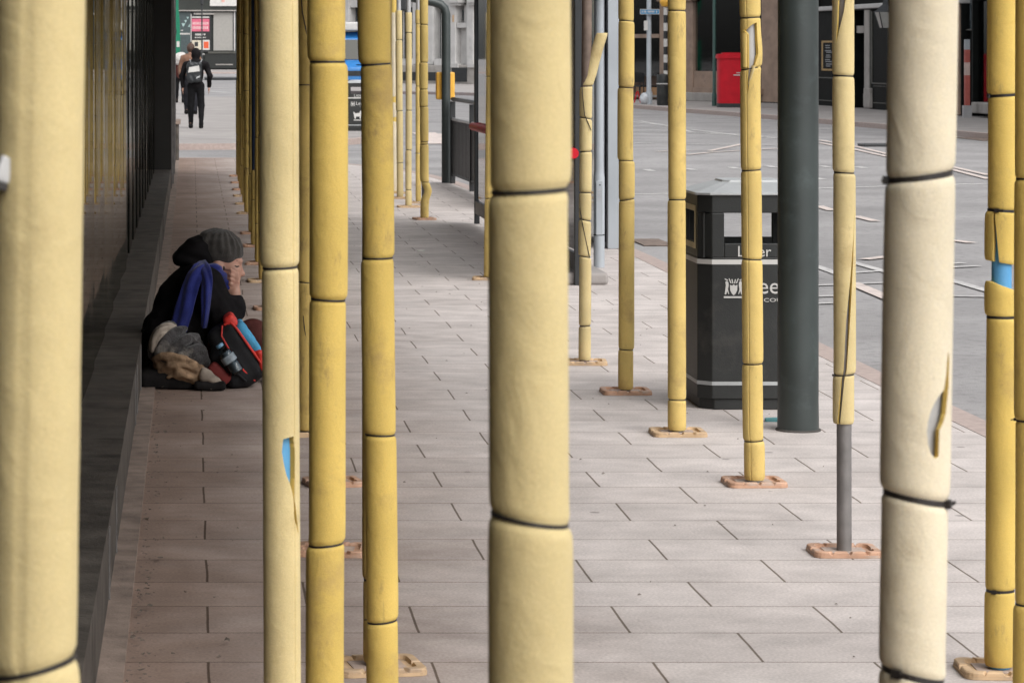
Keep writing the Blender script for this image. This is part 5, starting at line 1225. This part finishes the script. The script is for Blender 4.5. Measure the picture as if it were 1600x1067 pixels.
MB().tube([v0+dv*.38, v0+dv*.60], .0368, 18, caps=False).build('label', M('bottle_label', (.20, .24, .27), rough=.5, var=.8, sc=22, bump=0), bt)
MB().tube([v0+dv*.05, v0+dv*.72], [.031, .031], 14).build('water', M('water_fill', (.10, .13, .15), rough=.15, var=.3, bump=0), bt)
MB().tube([v0+dv*.905, v0+dv*1.0], .019, 14).build('cap', CAPB, bt)

# ---- bundles beside the person
def fold(P, seed, s=1.0):                    # soft drapery: warped pleats running a few ways
    q = random.Random(seed); v = .016*noise3(P, 14, seed)
    for i in range(3):
        k = np.array([q.gauss(0, 1), q.gauss(0, .5), q.gauss(0, 1)]); k = k/np.linalg.norm(k)
        w = .5+.5*noise3(P, 9, seed+10+i); v = v+.009*np.clip(w, 0, 1)*np.sin(P @ k*75+2.6*noise3(P, 11, seed+20+i))
    return s*v+.0025*noise3(P, 100, seed+3)
def folds(P, d, arcs, k=.010):               # rolls and pleats of bunched cloth lying over the heap
    for pts, r in arcs:
        pts = smoothline(pts, 4); d = smin(d, chain(P, [(p, r*(.75+.5*math.sin(math.pi*i/(len(pts)-1)))) for i, p in enumerate(pts)], .012), k)
    return d
def gf(P):
    d = ell(P, S(280, 546, -.30), (.115, .12, .085), ry(.22)); d = smin(d, ell(P, S(303, 558, -.33), (.065, .10, .075)), .04)
    d = folds(P, d, [([S(238, 556, -.36), S(243, 528, -.40), S(258, 512, -.38), S(272, 508, -.30)], .020),
                     ([S(246, 566, -.40), S(254, 540, -.43), S(268, 524, -.42), S(288, 514, -.35)], .022),
                     ([S(256, 562, -.42), S(272, 543, -.44), S(292, 530, -.42), S(306, 528, -.34)], .024),
                     ([S(262, 570, -.43), S(284, 556, -.45), S(306, 546, -.43), S(320, 548, -.36)], .021),
                     ([S(280, 574, -.44), S(300, 564, -.45), S(318, 562, -.42), S(326, 570, -.36)], .018),
                     ([S(300, 530, -.40), S(314, 546, -.42), S(322, 566, -.42), S(322, 582, -.40)], .014)])
    return d+.006*noise3(P, 30, 50)+.0035*noise3(P, 85, 51)
bl_ = tag(surf('blanket', gf, (-.22, -.54, .02), (.18, -.1, .40), .0055, FLEECE, None, (X0S, YS, 0), relax=1), 'fluffy grey and white fleece blanket heaped above the tan cloth', 'blanket')
band('pale_edge', [S(237, 550, -.42), S(240, 532, -.455), S(250, 517, -.455), S(263, 510, -.425), S(274, 509, -.37)], [.012, .022, .026, .022, .012], bl_, M('cream_fleece', (.36, .31, .26), rough=1, var=.3, sc=14, bump=.5, bsc=120, spec=.1), th=.012, seed=5, crease=.010)
def tf(P):
    d = ell(P, S(288, 578, -.40), (.112, .085, .070), ry(.15)); d = smin(d, ell(P, S(256, 570, -.36), (.055, .09, .055)), .04); d = smin(d, ell(P, S(314, 588, -.41), (.06, .07, .04)), .03)
    d = folds(P, d, [([S(240, 562, -.42), S(262, 556, -.475), S(290, 562, -.485), S(318, 578, -.46)], .013),
                     ([S(246, 584, -.43), S(264, 572, -.475), S(284, 570, -.492), S(304, 578, -.485)], .010),
                     ([S(262, 590, -.46), S(280, 584, -.485), S(300, 588, -.485), S(320, 592, -.46)], .010),
                     ([S(272, 558, -.47), S(278, 572, -.49), S(274, 590, -.475)], .009), ([S(302, 566, -.475), S(308, 580, -.485), S(304, 596, -.46)], .009)], .014)
    return np.maximum(d+.006*noise3(P, 30, 60)+.003*noise3(P, 70, 61), .025-P[..., 2])
tag(surf('patterned_cloth', tf, (-.22, -.56, .0), (.18, -.18, .28), .0055, TAN, None, (X0S, YS, 0), relax=1), 'crumpled tan patterned cloth under the grey fleece', 'cloth')
def mf(P):
    d = rbox(P, S(272, 590, -.26), (.175, .20, .055), .04); d = smin(d, ell(P, S(255, 570, -.15), (.09, .15, .10)), .06)
    return np.maximum(d+fold(P, 70, .5), .002-P[..., 2])
tag(surf('bedding_roll', mf, (-.3, -.52, 0), (.14, .0, .24), .008, DKMAT, None, (X0S, YS, 0)), 'flattened black bedding on the slabs beneath the blankets', 'bedding')
st = thing('shoe', 'pale canvas shoe with a thick black sole lying before the tan cloth', 'shoe', (X0S, YS, 0))
def sole(P): return np.maximum(rbox(P, S(328, 602, -.50), (.078, .04, .022), .02)+.002*noise3(P, 30, 2), .002-P[..., 2])
surf('sole', sole, (.0, -.56, 0), (.24, -.44, .06), .005, DKMAT, st)
def upp(P): return np.maximum(smin(smin(ell(P, S(322, 588, -.49), (.035, .034, .036), ry(.5)), ell(P, S(333, 594, -.50), (.048, .032, .024), ry(.35)), .012), ell(P, S(318, 580, -.48), (.02, .03, .022)), .012)+.006*noise3(P, 45, 9), S(0, 601, -.5)[2]-P[..., 2])
surf('upper', upp, (.0, -.56, 0), (.24, -.44, .12), .005, M('pale_canvas', (.30, .25, .205), rough=.9, var=.3, sc=15), st)
# ---- people walking away
def walker(label, px, pyf, H, coatm, legm, step, hand=0.0, hairm=None, hooded=False, pack=None, swing=.12, armm=None, wid=1.0):
    q = G(px, pyf); t = thing('person', label, 'person', (q.x, q.y, 0))
    s = H/1.75
    def sc(*p): return tuple(v*s for v in p)
    lg = {1: (.115, -step), -1: (-.11, step)}                       # feet: right leg behind us, left ahead
    hip, sh = 0.93, 1.43
    def legs(P, g):
        d = None
        for k, (x, dy) in lg.items():
            c = chain(P, [(sc(x*.8, 0, hip), (.085+g)*s), (sc(x*1.02, dy*.35+.02, .50), (.058+g)*s), (sc(x*1.0, dy-.03*np.sign(-dy), .10), (.04+g)*s)], .04)
            d = c if d is None else smin(d, c, .01)
        return d
    def feet(P, g):
        d = None
        for k, (x, dy) in lg.items():
            c = ell(P, sc(x, dy+.055, .045), sc(.045+g, .13+g, .045+g)); c = smin(c, cap3(P, sc(x, dy, .10), sc(x, dy, .05), .042*s, .045*s), .03); d = c if d is None else np.minimum(d, c)
        return np.maximum(d, .004-P[..., 2])
    def arms(P, g):
        d = None
        for k in (1, -1):
            a = swing*k
            c = chain(P, [(sc(k*.19*wid, 0, sh-.03), (.055+g)*s), (sc(k*.265*wid, -a*.3, 1.15), (.045+g)*s), (sc(k*.25*wid, a*.6+.06, .92), (.035+g)*s)], .03)
            d = c if d is None else np.minimum(d, c)
        return d
    def tors(P, g):
        d = chain(P, [(sc(0, 0, .98), (.135+g)*s), (sc(0, -.01, 1.18), (.13+g)*s), (sc(0, .0, 1.34), (.14+g)*s)], .06)
        d = smin(d, cap3(P, sc(-.13*wid, 0, sh-.03), sc(.13*wid, 0, sh-.03), (.07+g)*s, (.07+g)*s), .06)
        return d
    def hd(P):
        d = ell(P, sc(0, .015, 1.635), sc(.078, .098, .115)); d = smin(d, ell(P, sc(0, .05, 1.575), sc(.055, .06, .06)), .03)
        d = smin(d, cap3(P, sc(0, .115, 1.63), sc(0, .125, 1.605), .012*s, .016*s), .015)
        for k in (-1, 1): d = smin(d, ell(P, sc(k*.078, .0, 1.62), sc(.010, .02, .03)), .008)
        return smin(d, cap3(P, sc(0, 0, 1.55), sc(0, 0, 1.42), .055*s, .06*s), .03)
    def hands(P):
        d = None
        for k in (1, -1):
            a = swing*k; b0 = np.array((k*.25*wid, a*.6+.06, .90))
            c = ell(P, b0*s+np.array((0, .0, -.045*s)), sc(.022, .038, .05))
            for j in range(4): c = smin(c, cap3(P, (b0+np.array((0, -.028+j*.019, -.08)))*s, (b0+np.array((-.006*k, -.022+j*.019, -.165+.012*abs(j-1.5))))*s, .009*s, .0075*s), .008)
            c = smin(c, cap3(P, (b0+np.array((0, .03, -.03)))*s, (b0+np.array((-.012*k, .055, -.09)))*s, .010*s, .008*s), .008)
            d = c if d is None else np.minimum(d, c)
        return d
    def body(P):
        d = smin(smin(hd(P), tors(P, -.02), .04), smin(arms(P, -.012), legs(P, -.012), .03), .04); d = smin(d, feet(P, -.01), .03); return smin(d, hands(P), .02)
    lo, hi = (-.4*s, -.5*s, 0), (.4*s, .5*s, 1.8*s)
    surf('body', body, lo, hi, .013, SKIN, t)
    surf('trousers', lambda P: np.maximum(smin(legs(P, .012), ell(P, sc(0, 0, .95), sc(.165, .125, .13)), .05)+.006*noise3(P, 30, 3), P[..., 2]-1.03*s), lo, (hi[0], hi[1], 1.1*s), .014, legm, t)
    surf('shoes', lambda P: feet(P, .004), lo, (hi[0], hi[1], .2), .012, DKMAT, t)
    def jack(P): return np.maximum(smin(tors(P, .022), arms(P, .014), .03)+.008*noise3(P, 24, 6), np.maximum(.885*s-P[..., 2], -hands(P)+.004))
    surf('jacket', jack, (lo[0], lo[1], .8*s), (hi[0], hi[1], 1.6*s), .013, coatm, t)
    if hooded: surf('hood', lambda P: np.maximum(smin(ell(P, sc(0, -.005, 1.63), sc(.105, .125, .14)), ell(P, sc(0, -.06, 1.46), sc(.13, .08, .07)), .06), -ell(P, sc(0, .13, 1.6), sc(.075, .1, .10))), (lo[0], -.3, 1.3*s), (hi[0], .3, 1.85*s), .012, coatm, t)
    else: surf('hair', lambda P: np.maximum(ell(P, sc(0, -.01, 1.645), sc(.098, .115, .122))+.008*noise3(P, 40, 8), np.maximum(P[..., 1]-.06, 1.52*s-P[..., 2])), (-.2, -.2, 1.4*s), (.2, .2, 1.85*s), .012, hairm or HAIRM, t)
    return t, s
wk, s = walker('person in black with hood up and a drawstring bag walking away', 306, 201, 1.70, COATM, M('black_trousers', (.009, .009, .010), rough=.85, var=.3, spec=.12), .10, hooded=True, swing=.10, wid=1.15)
bg_ = thing('drawstring_bag', 'black drawstring bag with a white print on the walker in black', 'bag', wk.location)
surf('bag_body', lambda P: np.maximum(rbox(P, (-.035, -.185, 1.20), (.16, .07, .22), .06)+.012*noise3(P, 26, 5), -(P[..., 1]+.40)), (-.25, -.32, .9), (.2, -.05, 1.5), .012, M('bag_black', (.02, .023, .026), rough=.5, var=.3), bg_)
MB().add([(-.165, -.262, 1.19), (.085, -.262, 1.22), (.065, -.262, 1.34), (-.145, -.262, 1.30), (-.165, -.274, 1.19), (.085, -.274, 1.22), (.065, -.274, 1.34), (-.145, -.274, 1.30)], [(0, 1, 2, 3), (7, 6, 5, 4), (0, 4, 5, 1), (1, 5, 6, 2), (2, 6, 7, 3), (3, 7, 4, 0)]).build('white_print', WHITEP, bg_, smooth=0)
MB().add([(.0, -.262, 1.055), (.085, -.262, 1.09), (.09, -.262, 1.13), (.02, -.262, 1.10), (.0, -.272, 1.055), (.085, -.272, 1.09), (.09, -.272, 1.13), (.02, -.272, 1.10)], [(0, 1, 2, 3), (7, 6, 5, 4), (0, 4, 5, 1), (1, 5, 6, 2), (2, 6, 7, 3), (3, 7, 4, 0)]).build('small_print', LIDM, bg_, smooth=0)
for k in (-1, 1): MB().tube([(k*.10, -.20, 1.40), (k*.13, -.10, 1.47), (k*.12, .02, 1.46)], .008, 6).build('cord', LIDM, bg_)
walker('brown haired person in a tan jacket walking just ahead of the hooded walker', 298, 179, 1.84, M('tan_jacket', (.19, .10, .065), rough=.85, var=.25), M('dark_jeans', (.018, .018, .022), rough=.85, var=.3, spec=.12), .12, hairm=M('brown_hair', (.07, .035, .022), rough=.6, var=.4), swing=.12)
wc, s = walker('person in a maroon jacket and black trousers farthest along the pavement', 281, 161, 1.52, MAROON, M('plain_black_trousers', (.012, .012, .013), rough=.85, var=.3, spec=.12), .16, hairm=M('dark_brown_hair', (.03, .02, .015)), swing=.10)
wb_ = thing('white_bundle', 'crumpled white bundle carried on the shoulder of the maroon jacket', 'bundle', wc.location)
surf('bundle', lambda P: smin(ell(P, (-.02, -.13, 1.40), (.20, .14, .20)), ell(P, (.08, -.10, 1.50), (.12, .12, .12)), .05)+.018*noise3(P, 22, 4), (-.3, -.35, 1.1), (.3, .1, 1.75), .014, M('white_cloth', (.52, .50, .48), rough=.9, var=.1), wb_)
